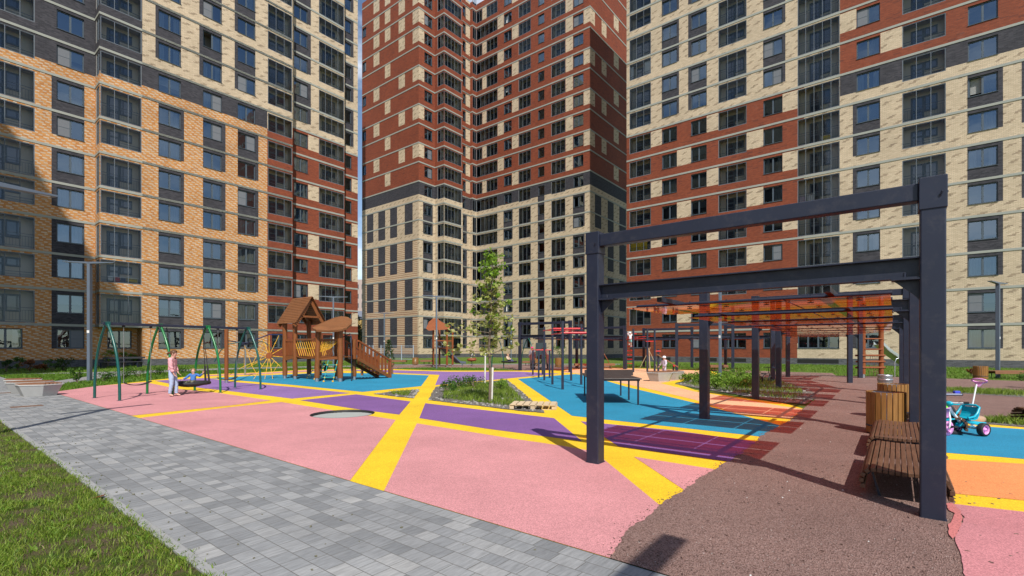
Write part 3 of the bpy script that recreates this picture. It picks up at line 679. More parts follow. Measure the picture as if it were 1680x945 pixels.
class Fac:
    """one wall plane: u runs along it, openings and brick fields are listed and then built"""
    def __init__(s, b, P, dr, default='b_cream'):
        s.b = b; s.P = Vector((P[0], P[1])); s.dr = Vector(dr); s.inn = Vector((-dr[1], dr[0])); s.zones = []; s.op = []; s.default = default; s.bands = []
    def U(s, x):
        r = (x - CX) / FPX; return (r * s.P.y - s.P.x) / (s.dr.x - r * s.dr.y)
    def at(s, u, y=0, z=0): p = s.P + s.dr * u + s.inn * y; return Vector((p.x, p.y, z))
    def vis(s, u, z): p = s.P + s.dr * u; return HY - (z - CH) * FPX / max(p.y, 1) > -45
    def zone(s, u0, u1, z0, z1, m): s.zones.append((u0, u1, z0, z1, m))
    def win(s, x0, x1, floors, dark=None, spandrel=lambda k: False, leaves=2, drop=lambda k: False, px=True, cur=.68, rev='b_dark', hh=(.98, 2.5)):
        u0, u1 = (s.U(x0), s.U(x1)) if px else (x0, x1)
        if dark: d0, d1 = (s.U(dark[0]), s.U(dark[1])) if px else dark
        for k in floors:
            z = zk(k)
            if drop(k) or not s.vis(u0, z + hh[0]): continue
            if dark:
                if k >= 0: s.zone(d0, d1, z if spandrel(k) else z + hh[0] - .02, z + ST, 'b_dark')
                else: s.zone(d0, d1, z + hh[0] - .02, z + ST, 'b_dark')
            s.op.append(dict(t='win', u0=u0, u1=u1, z0=z + hh[0], z1=z + hh[1], n=leaves, rev=rev, cur=cur))
    def log(s, x0, x1, floors, tall=lambda k: False, n=3, px=True, back='render', left=True, door=True, depth=.88, drop=lambda k: False, low=.75, rail='rail'):
        u0, u1 = (s.U(x0), s.U(x1)) if px else (x0, x1)
        for k in floors:
            z = zk(k); tl = tall(k)
            if drop(k) or not s.vis(u0, z + .2): continue
            s.op.append(dict(t='log', u0=u0, u1=u1, z0=z + (.12 if tl else low), z1=z + 2.62, n=n, rev=back, tall=tl, left=left, door=door, depth=depth))
    def band_run(s, u0, u1, ks, proud=.035):
        for k in ks: s.bands.append((u0, u1, zk(k), proud))
    def emit(s, u0, u1, z0, z1):
        b = s.b; W_ = b.wall; eps = 1e-4
        ops = [o for o in s.op if o['u1'] > u0 and o['u0'] < u1 and o['z1'] > z0 and o['z0'] < z1]
        us = {u0, u1}; zs = {z0, z1}
        for o in ops: us |= {o['u0'], o['u1']}; zs |= {o['z0'], o['z1']}
        for a, c, e, f, m in s.zones: us |= {a, c}; zs |= {e, f}
        us = sorted(u for u in us if u0 - eps <= u <= u1 + eps); zs = sorted(z for z in zs if z0 - eps <= z <= z1 + eps)
        def clean(l):
            o = [l[0]]
            for x in l[1:]:
                if x - o[-1] > 2e-3: o.append(x)
            return o
        us, zs = clean(us), clean(zs)
        for j in range(len(zs) - 1):
            zc = (zs[j] + zs[j + 1]) / 2; zn = [q for q in s.zones if q[2] <= zc <= q[3]]; on = [o for o in ops if o['z0'] < zc < o['z1']]
            run = None
            for i in range(len(us)):
                m = None
                if i < len(us) - 1:
                    uc = (us[i] + us[i + 1]) / 2
                    if not any(o['u0'] < uc < o['u1'] for o in on):
                        m = s.default
                        for q in zn:
                            if q[0] <= uc <= q[1]: m = q[4]
                if run and run[1] != m:
                    a, c = run[0], us[i]
                    W_.face([s.at(a, 0, zs[j]), s.at(c, 0, zs[j]), s.at(c, 0, zs[j + 1]), s.at(a, 0, zs[j + 1])], run[1], [(a, zs[j]), (c, zs[j]), (c, zs[j + 1]), (a, zs[j + 1])]); run = None
                if m and not run: run = (us[i], m)
        ang = atan2(s.dr.y, s.dr.x)
        for o in ops:
            a, c, e, f = o['u0'], o['u1'], o['z0'], o['z1']; w, h = c - a, f - e
            def rv(y0, y1, m, left=True, right=True):
                for (p, q) in (((a, e), (a, f)) if left else (None, None), ((c, f), (c, e)) if right else (None, None), ((a, f), (c, f)), ((c, e), (a, e))):
                    if p is None: continue
                    L = abs(q[0] - p[0]) + abs(q[1] - p[1])
                    W_.face([s.at(p[0], y0, p[1]), s.at(p[0], y1, p[1]), s.at(q[0], y1, q[1]), s.at(q[0], y0, q[1])], m, [(0, 0), (y1 - y0, 0), (y1 - y0, L), (0, L)])
            if o['t'] == 'win':
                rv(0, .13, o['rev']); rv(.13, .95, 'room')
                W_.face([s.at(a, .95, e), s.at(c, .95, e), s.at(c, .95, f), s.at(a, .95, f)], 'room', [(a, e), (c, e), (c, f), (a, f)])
                k = (round(w, 2), round(h, 2)); fo = b.place(('w',) + k + (o['n'],), mk_window(w, h, o['n']), 'window', s.at(a, .15, e), ang, b.root)
                vr = random.random(); opn = vr < .07 and o['n'] == 2
                b.place(('p', opn) + k, mk_pane(w, h) if not opn else mk_pane_half(w, h), 'pane', None, 0, fo)
                if .07 < vr < .24 and o['n'] == 2: b.place(('n', vr < .15) + k, mk_net(w, h, vr < .15), 'insect_screen', None, 0, fo)
                if opn: b.place(('s',) + k, mk_sash(w, h), 'open_sash', None, 0, fo)
                if random.random() < o['cur']:
                    kd = random.choice([0, 0, 1, 1, 2, 3, 3, 4]); b.place(('c', kd) + k, mk_curtain(w, h, kd), 'curtain', None, 0, fo)
            else:
                D = o['depth']; m = o['rev']
                rv(0, D, m, left=o['left'])
                if not o.get('open'): W_.face([s.at(a, D, e), s.at(c, D, e), s.at(c, D, f), s.at(a, D, f)], m, [(a, e), (c, e), (c, f), (a, f)])
                k = (round(w, 2), round(h, 2)); fo = b.place(('l',) + k + (o['n'],), mk_loggia(w, h, o['n'], o['tall']), 'balcony_front', s.at(a, .045, e), ang, b.root)
                b.place(('lp',) + k, mk_pane(w, h, .0, 'glass2'), 'pane', None, 0, fo)
                if o['door']:
                    dh = 2.2 if o['tall'] else 2.2 - .63
                    b.place(('d', round(dh, 2)), mk_door(1.7, dh, o['tall']), 'balcony_door', s.at(a + (w - 1.75) * o.get('dp', .55), D - .035, e), ang, b.root)
        for a, c, z, p in s.bands:
            if z < z0 - .01 or z > z1 + .01: continue
            m = s.at((a + c) / 2, .05 - p, z); b.band.box(m, (c - a, .10 + .0, .19), ang, 'band')
    def side(s, u0, u1, k, tall, low=.75):
        """glazed cheek of a projecting balcony"""
        s.op.append(dict(t='log', u0=u0, u1=u1, z0=zk(k) + (.12 if tall else low), z1=zk(k) + 2.62, n=2, rev='render', tall=tall, left=True, door=False, depth=.05, open=True))
def finish(b, loops, ztop):
    for l in loops:                                # roof deck and parapet line
        n = len(l); b.wall.face([(p[0], p[1], ztop) for p in l], 'roof', [(0, 0)] * n)
    mats = sorted(set(b.wall.m)); b.wall.build('wall', mats, b.root)
    b.band.build('string_course', ['band'], b.root)
def blank(b, p0, p1, z0, z1, m):
    p0, p1 = Vector(p0[:2]), Vector(p1[:2]); L = (p1 - p0).length
    b.wall.face([(p0.x, p0.y, z0), (p1.x, p1.y, z0), (p1.x, p1.y, z1), (p0.x, p0.y, z1)], m, [(0, z0), (L, z0), (L, z1), (0, z1)])
TOP = 58.6; ALLK = range(-1, 19)
ev = lambda k: k % 2 == 0
# ------------------------------------------------------------------ left block: orange below, cream above, red end
def left_block():
    P0 = Vector((-25.4, 50.2)); A = Vector(A2); Bd = Vector(B2)
    r1, r2, r3 = 1.5, 1.6, 3.2
    F0 = Fac(None, P0, B2, 'b_cream'); uS = F0.U(-70); ub = F0.U(163.5); uc = F0.U(233.5); ud = F0.U(438.5); ue = F0.U(480)
    F1 = Fac(None, P0 + A * r1, B2, 'b_dark'); F2 = Fac(None, P0 + A * r2, B2, 'b_cream'); F3 = Fac(None, P0 + A * r3, B2, 'b_cream')
    uf = F2.U(565); ug = F3.U(587)
    p = F1.at(uS); b = Bld('apartment_block', 'long orange, cream and dark brick apartment block with projecting glazed balconies beside the swings', 'apartment block', (p.x, p.y, 0), atan2(B2[1], B2[0]), 'apartment blocks round the courtyard')
    for f in (F0, F1, F2, F3): f.b = b
    zo = zk(7) + .95
    sp = lambda k: ev(k) if k < 7 else (k % 2 == 1 and k > 8)
    tall = lambda k: ev(k) if k < 7 else False
    # set-back left part
    F1.zone(uS, ub, .6, zo, 'b_orange'); F1.zone(uS, ub, 0, .6, 'b_plinth'); F1.zone(ub, uc, .6, zo, 'b_orange'); F1.zone(ub, uc, 0, .6, 'b_plinth')
    F1.log(-45, 57, [k for k in ALLK if k >= 0], tall, 4, door=True)
    F1.win(-20, 37, [-1]); F1.win(93, 138, ALLK, dark=(84.5, 138.5), spandrel=lambda k: ev(k) and k < 7)
    F1.win(176, 216, [-1], rev='b_dark')
    F1.band_run(uS, ub + .02, range(0, 20)); F1.emit(uS, ub, 0, TOP); F1.bands = []; F1.emit(ub, uc, 0, Z0 - .1)
    # projecting bay and the rest of the main plane
    F0.zone(ub, uc, 0, zo, 'b_orange'); F0.zone(ub, uc, zo, TOP, 'b_dark')
    F0.log(164.6, 232.3, [k for k in ALLK if k >= 0], tall, 3, left=False)
    F0.zone(uc, ud, .6, zo, 'b_orange'); F0.zone(uc, ud, 0, .6, 'b_plinth'); F0.zone(uc, ud, zo, zk(8), 'b_dark')
    F0.zone(ud, ue, 0, zo, 'b_red'); F0.zone(ud, ue, 0, .6, 'b_plinth')
    for x0, x1, d in ((260, 297, (260, 302)), (333, 364, (333, 370)), (390, 419, (390, 424))):
        F0.win(x0, x1, [k for k in ALLK if k < 7], dark=d, spandrel=sp)
        F0.win(x0, x1, [7]); w = (d[1] - d[0]); F0.win(x0, x1, [k for k in ALLK if k > 7], dark=(x0 - (d[1] - x1), x1), spandrel=sp)
    F0.log(439.5, 479.3, [k for k in ALLK if k >= 0], lambda k: k % 2 == 1 and k > 8, 3, left=True)
    F0.win(446, 470, [-1])
    F0.band_run(ub, ue, range(0, 20)); F0.emit(ub, uc, Z0 - .1, TOP); F0.bands = []; F0.band_run(uc, ue, range(0, 20)); F0.emit(uc, ue, 0, TOP)
    c0, c1 = F0.at(ub), F0.at(uc)
    b.wall.face([(F0.at(ub).x, F0.at(ub).y, Z0 - .1), (F0.at(uc).x, F0.at(uc).y, Z0 - .1), (F1.at(uc).x, F1.at(uc).y, Z0 - .1), (F1.at(ub).x, F1.at(ub).y, Z0 - .1)], 'slab', [(0, 0)] * 4)
    S = Fac(b, F1.at(ub), E12, 'b_dark'); S.zone(0, 1.5, 0, zo, 'b_orange')
    for k in range(0, 12):
        if S.vis(0, zk(k)): S.side(.35, 1.46, k, tall(k))
    S.band_run(0, 1.53, range(0, 20)); S.emit(0, 1.5, Z0 - .1, TOP)
    S = Fac(b, F1.at(uc), E12, 'b_orange'); S.zone(0, 1.5, 0, .6, 'b_plinth'); S.emit(0, 1.5, 0, Z0 - .1)
    KEEP.append((F0, F0.U))
    # stepped right end
    blank(b, F0.at(ue), F2.at(ue), 0, zo, 'b_red'); blank(b, F0.at(ue), F2.at(ue), zo, TOP, 'b_cream')
    for F, a, c in ((F2, ue, uf), (F3, uf, ug)):
        F.zone(a, c, 0, zk(8), 'b_red'); F.zone(a, c, 0, .6, 'b_plinth'); F.band_run(a, c, range(0, 20))
    for k in range(0, 8):
        if k % 2 == 1: F2.zone(F2.U(505.5), F2.U(523), zk(k) + .9, zk(k) + 2.6, 'b_cream')
        else: F3.zone(F3.U(577), ug, zk(k) + .9, zk(k) + 2.6, 'b_cream')
    F2.win(482.3, 505, [k for k in ALLK if k < 8]); F2.win(482.3, 505, [k for k in ALLK if k >= 8], dark=(482.3, 510), spandrel=sp)
    F2.log(523.3, 564.5, [k for k in ALLK if k >= 0], lambda k: k % 2 == 1 and k > 8, 4); F2.win(530, 556, [-1])
    F3.win(566, 576.5, [k for k in ALLK if k < 8], leaves=1); F3.win(566, 576.5, [k for k in ALLK if k >= 8], dark=(566, 580), spandrel=sp, leaves=1)
    F2.emit(ue, uf, 0, TOP); blank(b, F2.at(uf), F3.at(uf), 0, zk(8), 'b_red'); blank(b, F2.at(uf), F3.at(uf), zk(8), TOP, 'b_cream'); F3.emit(uf, ug, 0, TOP)
    e = F3.at(ug); e2 = e + V2(A2) * 13; s0 = F1.at(uS); s1 = s0 + V2(A2) * 14.7
    blank(b, e, e2, 0, zk(8), 'b_red'); blank(b, e, e2, zk(8), TOP, 'b_cream'); blank(b, e2, s1, 0, TOP, 'b_cream'); blank(b, s1, s0, 0, TOP, 'b_dark')
    finish(b, [[s1, s0, F1.at(ub), F0.at(ub), F0.at(ue), F2.at(ue), F2.at(uf), F3.at(uf), e, e2]], TOP)
left_block()
# ------------------------------------------------------------------ corner tower in the middle
def tower():
    C1 = Vector((-13.76, 71.5)); Bd = Vector(B2); A = Vector(A2); e1 = Vector(E12)
    L1 = 14.16; st = C1 + A * L1
    b = Bld('apartment_tower', 'tall red and cream brick corner tower seen between the two other blocks', 'apartment tower', (C1.x, C1.y, 0), atan2(E12[1], E12[0]), 'apartment blocks round the courtyard')
    zd0, zd1 = zk(7) + .9, zk(8)
    def std(F, a, c):
        F.zone(a, c, 0, .6, 'b_plinth'); F.zone(a, c, zd0, zd1, 'b_dark'); F.zone(a, c, zd1, TOP, 'b_red')
    F1 = Fac(b, st, E12, 'b_cream'); std(F1, 0, L1); F1.zone(F1.U(598), F1.U(685), .6, zk(5), 'b_rib')
    for k in range(8, 20):
        for x0, x1, f in ((612.9, 622.4, k % 2 == 1), (631.4, 640.4, k % 2 == 0), (654, 664.3, k % 2 == 1), (677, 687.2, k % 2 == 1)):
            if f or k > 15: F1.zone(F1.U(x0), min(L1, F1.U(x1)), zk(k) + .75, zk(k) + 2.75, 'b_cream')
    for x0, x1 in ((602, 612.6), (620.6, 632), (640, 651.5), (664, 677)):
        for k in range(-1, 7):
            F1.zone(F1.U(x0), F1.U(x1), max(.9, zk(k) + (.0 if ev(k) else .95)), zk(k) + 2.75, 'b_dark')
    F1.win(594.6, 600.6, [k for k in ALLK if k > 7 and k % 2 == 1], px=True, leaves=2, cur=.2)
    F1.band_run(0, L1 + .03, range(0, 21)); F1.emit(0, L1, 0, TOP)
    F2 = Fac(b, C1, B2, 'b_cream'); t0, t1, t2 = 3.19, 7.09, 11.0; std(F2, 0, t2)
    for k in range(8, 20):
        if k % 2 == 1 or k > 15: F2.zone(0, F2.U(696), zk(k) + .75, zk(k) + 2.75, 'b_cream')
        F2.zone(F2.U(764), F2.U(771.2), zk(k) + .75, zk(k) + 2.75, 'b_cream')
    F2.win(696.4, 709, [k for k in ALLK if k >= 7]); F2.win(695, 708.5, [k for k in ALLK if k < 7], dark=(694, 710), spandrel=ev)
    F2.win(759.3, 763.8, [k for k in ALLK if k >= 7], leaves=1, cur=.2); F2.win(759.3, 764, [k for k in ALLK if k < 7], dark=(759.2, 766), spandrel=ev, leaves=1, cur=.2)
    F2.win(716, 727, [-1]); F2.win(743, 756, [-1])
    F2.band_run(0, t2, range(0, 21)); F2.emit(0, t0, 0, TOP); F2.bands = []; F2.emit(t0, t1, 0, Z0 - .1); F2.band_run(t1, t2, range(0, 21)); F2.emit(t1, t2, 0, TOP)
    rb = 2.03; FB = Fac(b, C1 + e1 * rb, B2, 'b_cream')
    for f, a, c in ((FB, t0, t1),): f.zone(a, c, zd0, zd1, 'b_dark'); f.zone(a, c, zd1, TOP, 'b_red')
    FB.log(FB.at(t0).x, 0, [])
    FB.log(t0 + .04, t1 - .22, range(0, 20), lambda k: ev(k) and k < 7, 5, px=False, left=False, door=True)
    FB.band_run(t0, t1, range(0, 21)); FB.emit(t0, t1, Z0 - .1, TOP)
    S = Fac(b, F2.at(t0), E12, 'b_cream'); S.zone(0, rb, zd0, zd1, 'b_dark'); S.zone(0, rb, zd1, TOP, 'b_red')
    for k in range(0, 20):
        if S.vis(0, zk(k)): S.side(.6, rb - .04, k, ev(k) and k < 7)
    S.band_run(0, rb + .03, range(0, 21)); S.emit(0, rb, Z0 - .1, TOP)
    q = [F2.at(t0), F2.at(t1), FB.at(t1), FB.at(t0)]; b.wall.face([(p.x, p.y, Z0 - .1) for p in q][::-1], 'slab', [(0, 0)] * 4)
    blank(b, FB.at(t1), F2.at(t1), Z0 - .1, TOP, 'b_cream')
    c0 = F2.at(t2); S = Fac(b, c0, E12, 'b_cream'); std(S, 0, .5); S.band_run(0, .53, range(0, 21)); S.emit(0, .5, 0, TOP)
    c1 = S.at(.5); S = Fac(b, c1, B2, 'b_cream'); std(S, 0, .98)
    for k in range(0, 20):
        if S.vis(0, zk(k)): S.side(.06, .95, k, ev(k) and k < 7)
    S.band_run(0, .98, range(0, 21)); S.emit(0, .98, 0, TOP)
    E = S.at(.98); L3 = 21.4; F3 = Fac(b, E, E12, 'b_cream'); std(F3, 0, L3)
    for k in range(8, 20):
        o = k % 2 == 1
        for x0, x1, f in ((816.5, 826.5, o), (840, 850.5, not o), (791.5, 798, not o), (928, 940, True), (957.5, 970, k % 2 == 1)):
            if f: F3.zone(F3.U(x0), min(L3, F3.U(x1)), zk(k) + .75, zk(k) + 2.75, 'b_cream')
    tl = lambda k: ev(k) and 0 <= k < 7
    F3.log(781.8, 816, [k for k in ALLK if k < 8 and k >= 0], tl, 5, left=False); F3.log(781.8, 816, [k for k in ALLK if k >= 8 and k % 2 == 1], n=5, left=False)
    F3.log(781.8, 791, [k for k in ALLK if k >= 8 and k % 2 == 0], n=2, left=False, door=False); F3.log(798.3, 816.2, [k for k in ALLK if k >= 8 and k % 2 == 0], n=3)
    F3.win(786, 812, [-1], leaves=3)
    F3.win(827, 839.4, [k for k in ALLK if k >= 7]); F3.win(826.5, 839.5, [k for k in ALLK if k < 7], dark=(826, 841), spandrel=ev)
    F3.log(851, 870.8, [k for k in ALLK if k >= 0], tl, 3); F3.win(857, 870, [-1])
    F3.zone(F3.U(882.3), F3.U(893.2), .9, zd0, 'b_dark'); F3.win(883, 893, [k for k in ALLK if k >= 0], leaves=1, cur=.1, hh=(1.0, 2.4))
    F3.log(904.5, 927.4, [k for k in ALLK if k >= 0], tl, 3); F3.win(912, 927, [-1])
    F3.win(940.6, 957, [k for k in ALLK if k >= 7]); F3.win(940.5, 957, [k for k in ALLK if k < 7], dark=(940, 959.3), spandrel=ev)
    F3.band_run(0, L3 + .03, range(0, 21)); F3.emit(0, L3, 0, TOP)
    d0 = F3.U(881); dm = MB(); dm.box(F3.at(F3.U(888), -.03, 1.15), (1.9, .08, 2.3), atan2(E12[1], E12[0])); dm.build('entrance_door', 'frame', b.root)
    C2 = F3.at(L3); F4 = Fac(b, C2, B2, 'b_cream'); std(F4, 0, 16)
    for k in range(8, 20):
        o = k % 2 == 1
        F4.zone(F4.U(987.1), F4.U(995), zk(k) + .75, zk(k) + 2.75, 'b_cream' if True else '')
        if k % 2 == 0: F4.zones.pop()
        if k % 2 == 0: F4.zone(F4.U(1007), F4.U(1015), zk(k) + .75, zk(k) + 2.75, 'b_cream')
        if o: F4.zone(0, F4.U(976), zk(k) + .75, zk(k) + 2.75, 'b_cream')
    for x0, x1 in ((976, 986.5), (997, 1006.8), (1016, 1027)):
        for k in range(-1, 7): F4.zone(F4.U(x0), F4.U(x1), max(.9, zk(k) + (.0 if ev(k) else .95)), zk(k) + 2.75, 'b_dark')
    F4.band_run(0, 16, range(0, 21)); F4.emit(0, 16, 0, TOP)
    c3 = F4.at(16); c4 = c3 + V2(A2) * 36; c5 = F1.at(0) + V2(B2) * 14
    blank(b, c3, c4, 0, TOP, 'b_red'); blank(b, c4, c5, 0, TOP, 'b_red'); blank(b, c5, F1.at(0), 0, TOP, 'b_red')
    finish(b, [[F1.at(0), F2.at(0), F2.at(t0), FB.at(t0), FB.at(t1), F2.at(t1), c0, c1, E, C2, c3, c4, c5]], TOP)
tower()
# ------------------------------------------------------------------ right block
def right_block():
    P = Vector((13.41, 56.7)); F = Fac(None, P, E12, 'b_cream'); L = 56.0
    b = Bld('apartment_block', 'long cream and red brick apartment block behind the pergola with the orange roof sheets', 'apartment block', (P.x, P.y, 0), atan2(E12[1], E12[0]), 'apartment blocks round the courtyard')
    F.b = b; U = F.U; zo = zk(7) + .95
    F.zone(0, U(1318.8), .6, zk(8), 'b_red'); F.zone(0, L, 0, .6, 'b_plinth'); F.zone(U(1308), U(1378), .6, 2.0, 'b_cream')
    F.zone(U(1378), L, zo, zk(8), 'b_dark'); F.zone(U(1378), L, zk(8), TOP, 'b_red')
    for k in range(0, 8):
        for x0, x1, odd in ((1067.9, 1086, 1), (1159.4, 1178.5, 1), (1283.9, 1318.8, 1), (1110.6, 1133.8, 0), (1225, 1252.3, 0)):
            if k % 2 == odd: F.zone(U(x0), U(x1), zk(k) + .9, zk(k) + 2.65, 'b_cream')
    for k in range(8, 20):
        for x0, x1, odd in ((1444.5, 1480.3, 0), (1366.7, 1405, 1), (1638, 1690, 1)):
            if k % 2 == odd: F.zone(U(x0), U(x1), zk(k) + .9, zk(k) + 2.65, 'b_cream')
    lo = [k for k in ALLK if k < 8]; hi = [k for k in ALLK if k >= 8]; so = lambda k: k % 2 == 1 and k > 8; tl = lambda k: k % 2 == 1 and k > 8
    F.log(1032.8, 1067.8, [k for k in ALLK if k >= 0], tl, 3); F.win(1034, 1067, [-1], leaves=3)
    F.win(1086.3, 1110.5, lo); F.win(1086.3, 1110.5, hi, dark=(1085.7, 1114), spandrel=so)
    F.win(1133.8, 1159.3, lo); F.win(1133.8, 1159.3, hi, dark=(1129, 1159.5), spandrel=so)
    F.log(1178.6, 1224.8, [k for k in ALLK if k >= 0], tl, 3); F.win(1180, 1224, [-1], leaves=3)
    F.win(1252.4, 1283.7, lo); F.win(1252.4, 1283.7, hi, dark=(1252, 1288.5), spandrel=so)
    F.log(1308.5, 1377.6, [k for k in ALLK if k >= 0], lambda k: True, 5); F.win(1309, 1377, [-1], leaves=4)
    F.zone(U(1378), U(1660), zk(-1) + .96, zk(-1) + ST, 'b_cream')
    F.win(1405.3, 1443.6, [k for k in ALLK if k < 7], dark=(1399, 1444), spandrel=ev); F.win(1405.3, 1443.6, [k for k in ALLK if k >= 7])
    F.log(1480.3, 1551.8, [k for k in ALLK if k >= 0], lambda k: ev(k) and k < 7, 3); F.win(1482, 1551, [-1], leaves=3)
    F.win(1588, 1637.4, [k for k in ALLK if k < 7], dark=(1587, 1645.6), spandrel=ev); F.win(1588, 1637.4, [k for k in ALLK if k >= 7])
    u = U(1676); F.win(u + .3, u + 2.2, [k for k in ALLK if k < 7], dark=(u, u + 2.25), spandrel=ev, px=False); F.win(u + .3, u + 2.2, [k for k in ALLK if k >= 7 and k < 11], px=False)
    F.log(u + 4.2, u + 7.4, range(0, 10), lambda k: ev(k) and k < 7, 3, px=False)
    for x0, x1 in ((1022, 1063), (1086, 1100), (1140, 1176), (1188, 1224), (1308, 1376)):
        F.zone(max(0, U(x0)), U(x1), .12, .5, 'black')
    F.band_run(0, L, range(0, 21)); F.emit(0, L, 0, TOP)
    e = F.at(0); f = F.at(L); g = f + V2(B2) * 15; h = e + V2(B2) * 15
    blank(b, f, g, 0, TOP, 'b_cream'); blank(b, g, h, 0, TOP, 'b_cream'); blank(b, h, e, 0, TOP, 'b_cream')
    KEEP.append((F, U))
    finish(b, [[e, f, g, h]], TOP)
right_block()
# ------------------------------------------------------------------ the fourth side of the courtyard, beside and behind the photographer: it shades the left facade
def keep(name, label, cat, F, u, y, z, parts):
    c = F.at(u, y, z); an = atan2(F.dr.y, F.dr.x); t = thing(name, label, cat, tuple(c), an)
    for nm, mt, bx in parts:
        m = MB()
        for cx_, cy_, cz_, sx, sy, sz in bx: m.box((cx_, cy_, cz_), (sx, sy, sz))
        m.build(nm, mt, t, local=True, bevel=.01)
(FL, UL), (FR, UR) = KEEP
keep('laundry', 'white, red and yellow washing on the projecting balcony above the swings', 'laundry', FL, FL.U(205), .28, zk(1) + .80, [('white_cloth', 'cloth_w', [(-.9, 0, .30, .34, .06, .34)]), ('red_cloth', 'cloth_r', [(-.45, 0, .28, .34, .06, .36)]), ('dark_cloth', 'navy', [(-.05, 0, .28, .3, .06, .34)]), ('yellow_cloth', 'cloth_y', [(.55, 0, .30, .72, .08, .32)]), ('rail', 'chrome', [(0, 0, .48, 2.2, .03, .03)])])
keep('basin', 'red plastic basin on the balcony at the left end of the red brick wall', 'basin', FR, UR(1048), .4, zk(2) + .78, [('body', 'cloth_r', [(0, 0, .15, .75, .4, .28)]), ('rim', 'cloth_r', [(0, 0, .3, .82, .46, .03)])])
keep('towels', 'two pale towels drying on the tall balcony beside the red brick', 'laundry', FR, UR(1316), .2, zk(4) + .25, [('towel', 'lilac', [(0, 0, .45, .55, .04, .85)]), ('towel', 'cloth_w', [(.65, 0, .5, .5, .04, .75)]), ('rail', 'chrome', [(.3, 0, .93, 1.4, .03, .03)])])
keep('toy_box', 'yellow toy box on the tall balcony next to the cream brick', 'box', FR, UR(1355), .4, zk(6) + .16, [('body', 'cloth_y', [(0, 0, .22, .6, .4, .42)]), ('lid', 'cloth_y', [(0, 0, .45, .64, .44, .04)])])
keep('wicker_chair', 'tan folded chair on the balcony in the dark brick band, right', 'chair', FR, UR(1538), .4, zk(7) + .78, [('seat', 'pallet', [(0, 0, .28, .6, .5, .06)]), ('backrest', 'pallet', [(.1, .2, .5, .7, .05, .4)]), ('leg', 'pallet', [(-.25, -.2, .13, .05, .05, .26), (.25, -.2, .13, .05, .05, .26)])])
keep('curtain_rail', 'white curtains behind the short balcony glazing, upper left of cream wall', 'curtain', FR, UR(1042), .35, zk(9 + 1) + .8, [('curtain', 'curtain', [(-.7, 0, .85, .7, .05, 1.6), (1.4, 0, .85, .8, .05, 1.6)]), ('rail', 'chrome', [(.35, 0, 1.68, 2.9, .04, .04)])])
keep('curtain_rail', 'yellow curtains behind the balcony glazing under the pergola tie beam', 'curtain', FR, UR(1045), .35, zk(3) + .8, [('curtain', 'cloth_y', [(0, 0, .85, 2.2, .05, 1.6)]), ('rail', 'chrome', [(0, 0, 1.68, 2.4, .04, .04)])])
def fourth_block():
    q = Vector((-20.6, -4.7)); e = q + Vector(A2) * 44; f = e - Vector(B2) * 15; g = q - Vector(B2) * 15
    b = Bld('apartment_block', 'plain cream and dark brick apartment block beyond the lawn edge, out of the frame', 'apartment block', (q.x, q.y, 0), atan2(A2[1], A2[0]), 'apartment blocks round the courtyard')
    for k in range(0, 20):
        for a, c in ((e, q), (q, g), (g, f), (f, e)):
            blank(b, a, c, zk(k - 1) if k else 0, zk(k), 'b_cream' if k % 3 else 'b_dark')
    for a, c in ((e, q), (q, g), (g, f), (f, e)): blank(b, a, c, zk(19), TOP, 'b_cream')
    b.band.box(((q + e) / 2).to_3d() + Vector((0, 0, TOP - .1)), (44, .3, .2), atan2(A2[1], A2[0]), 'band')
    finish(b, [[q.to_3d(), g.to_3d(), f.to_3d(), e.to_3d()]], TOP)
fourth_block()
# far houses in the gap between the blocks
def far_house():
    c = Vector((-46.5, 150.0)); t = thing('tower_block', 'distant pale tower block seen in the gap between the brick blocks', 'apartment block', (c.x, c.y, 0))
    m = MB(); m.box((c.x, c.y, 11), (5.5, 9, 22)); m.build('wall', 'far_wall', t)
    m = MB()
    for i in range(7):
        for j in range(3): m.box((c.x - 1.8 + j * 1.8, c.y - 4.52, 3 + i * 2.8), (.9, .06, 1.4))
    m.build('window', 'frame', t)
    c = Vector((-33.5, 112.0)); t = thing('house', 'small yellow house with grey roof far behind the gap between the blocks', 'house', (c.x, c.y, 0))
    m = MB(); m.box((c.x, c.y, 4), (4, 5, 8)); m.build('wall', 'ochre', t)
    m = MB(); m.box((c.x, c.y, 8.9), (4.3, 5.4, 1.8)); m.build('roof', 'greyblue', t)
    m = MB(); m.box((c.x - .1, c.y - 2.52, 5.0), (1.0, .06, 1.5)); m.build('window', 'frame', t)
far_house()
AE = atan2(E1.y, E1.x)
def V3(p, z=0.0): return Vector((p[0], p[1], z))
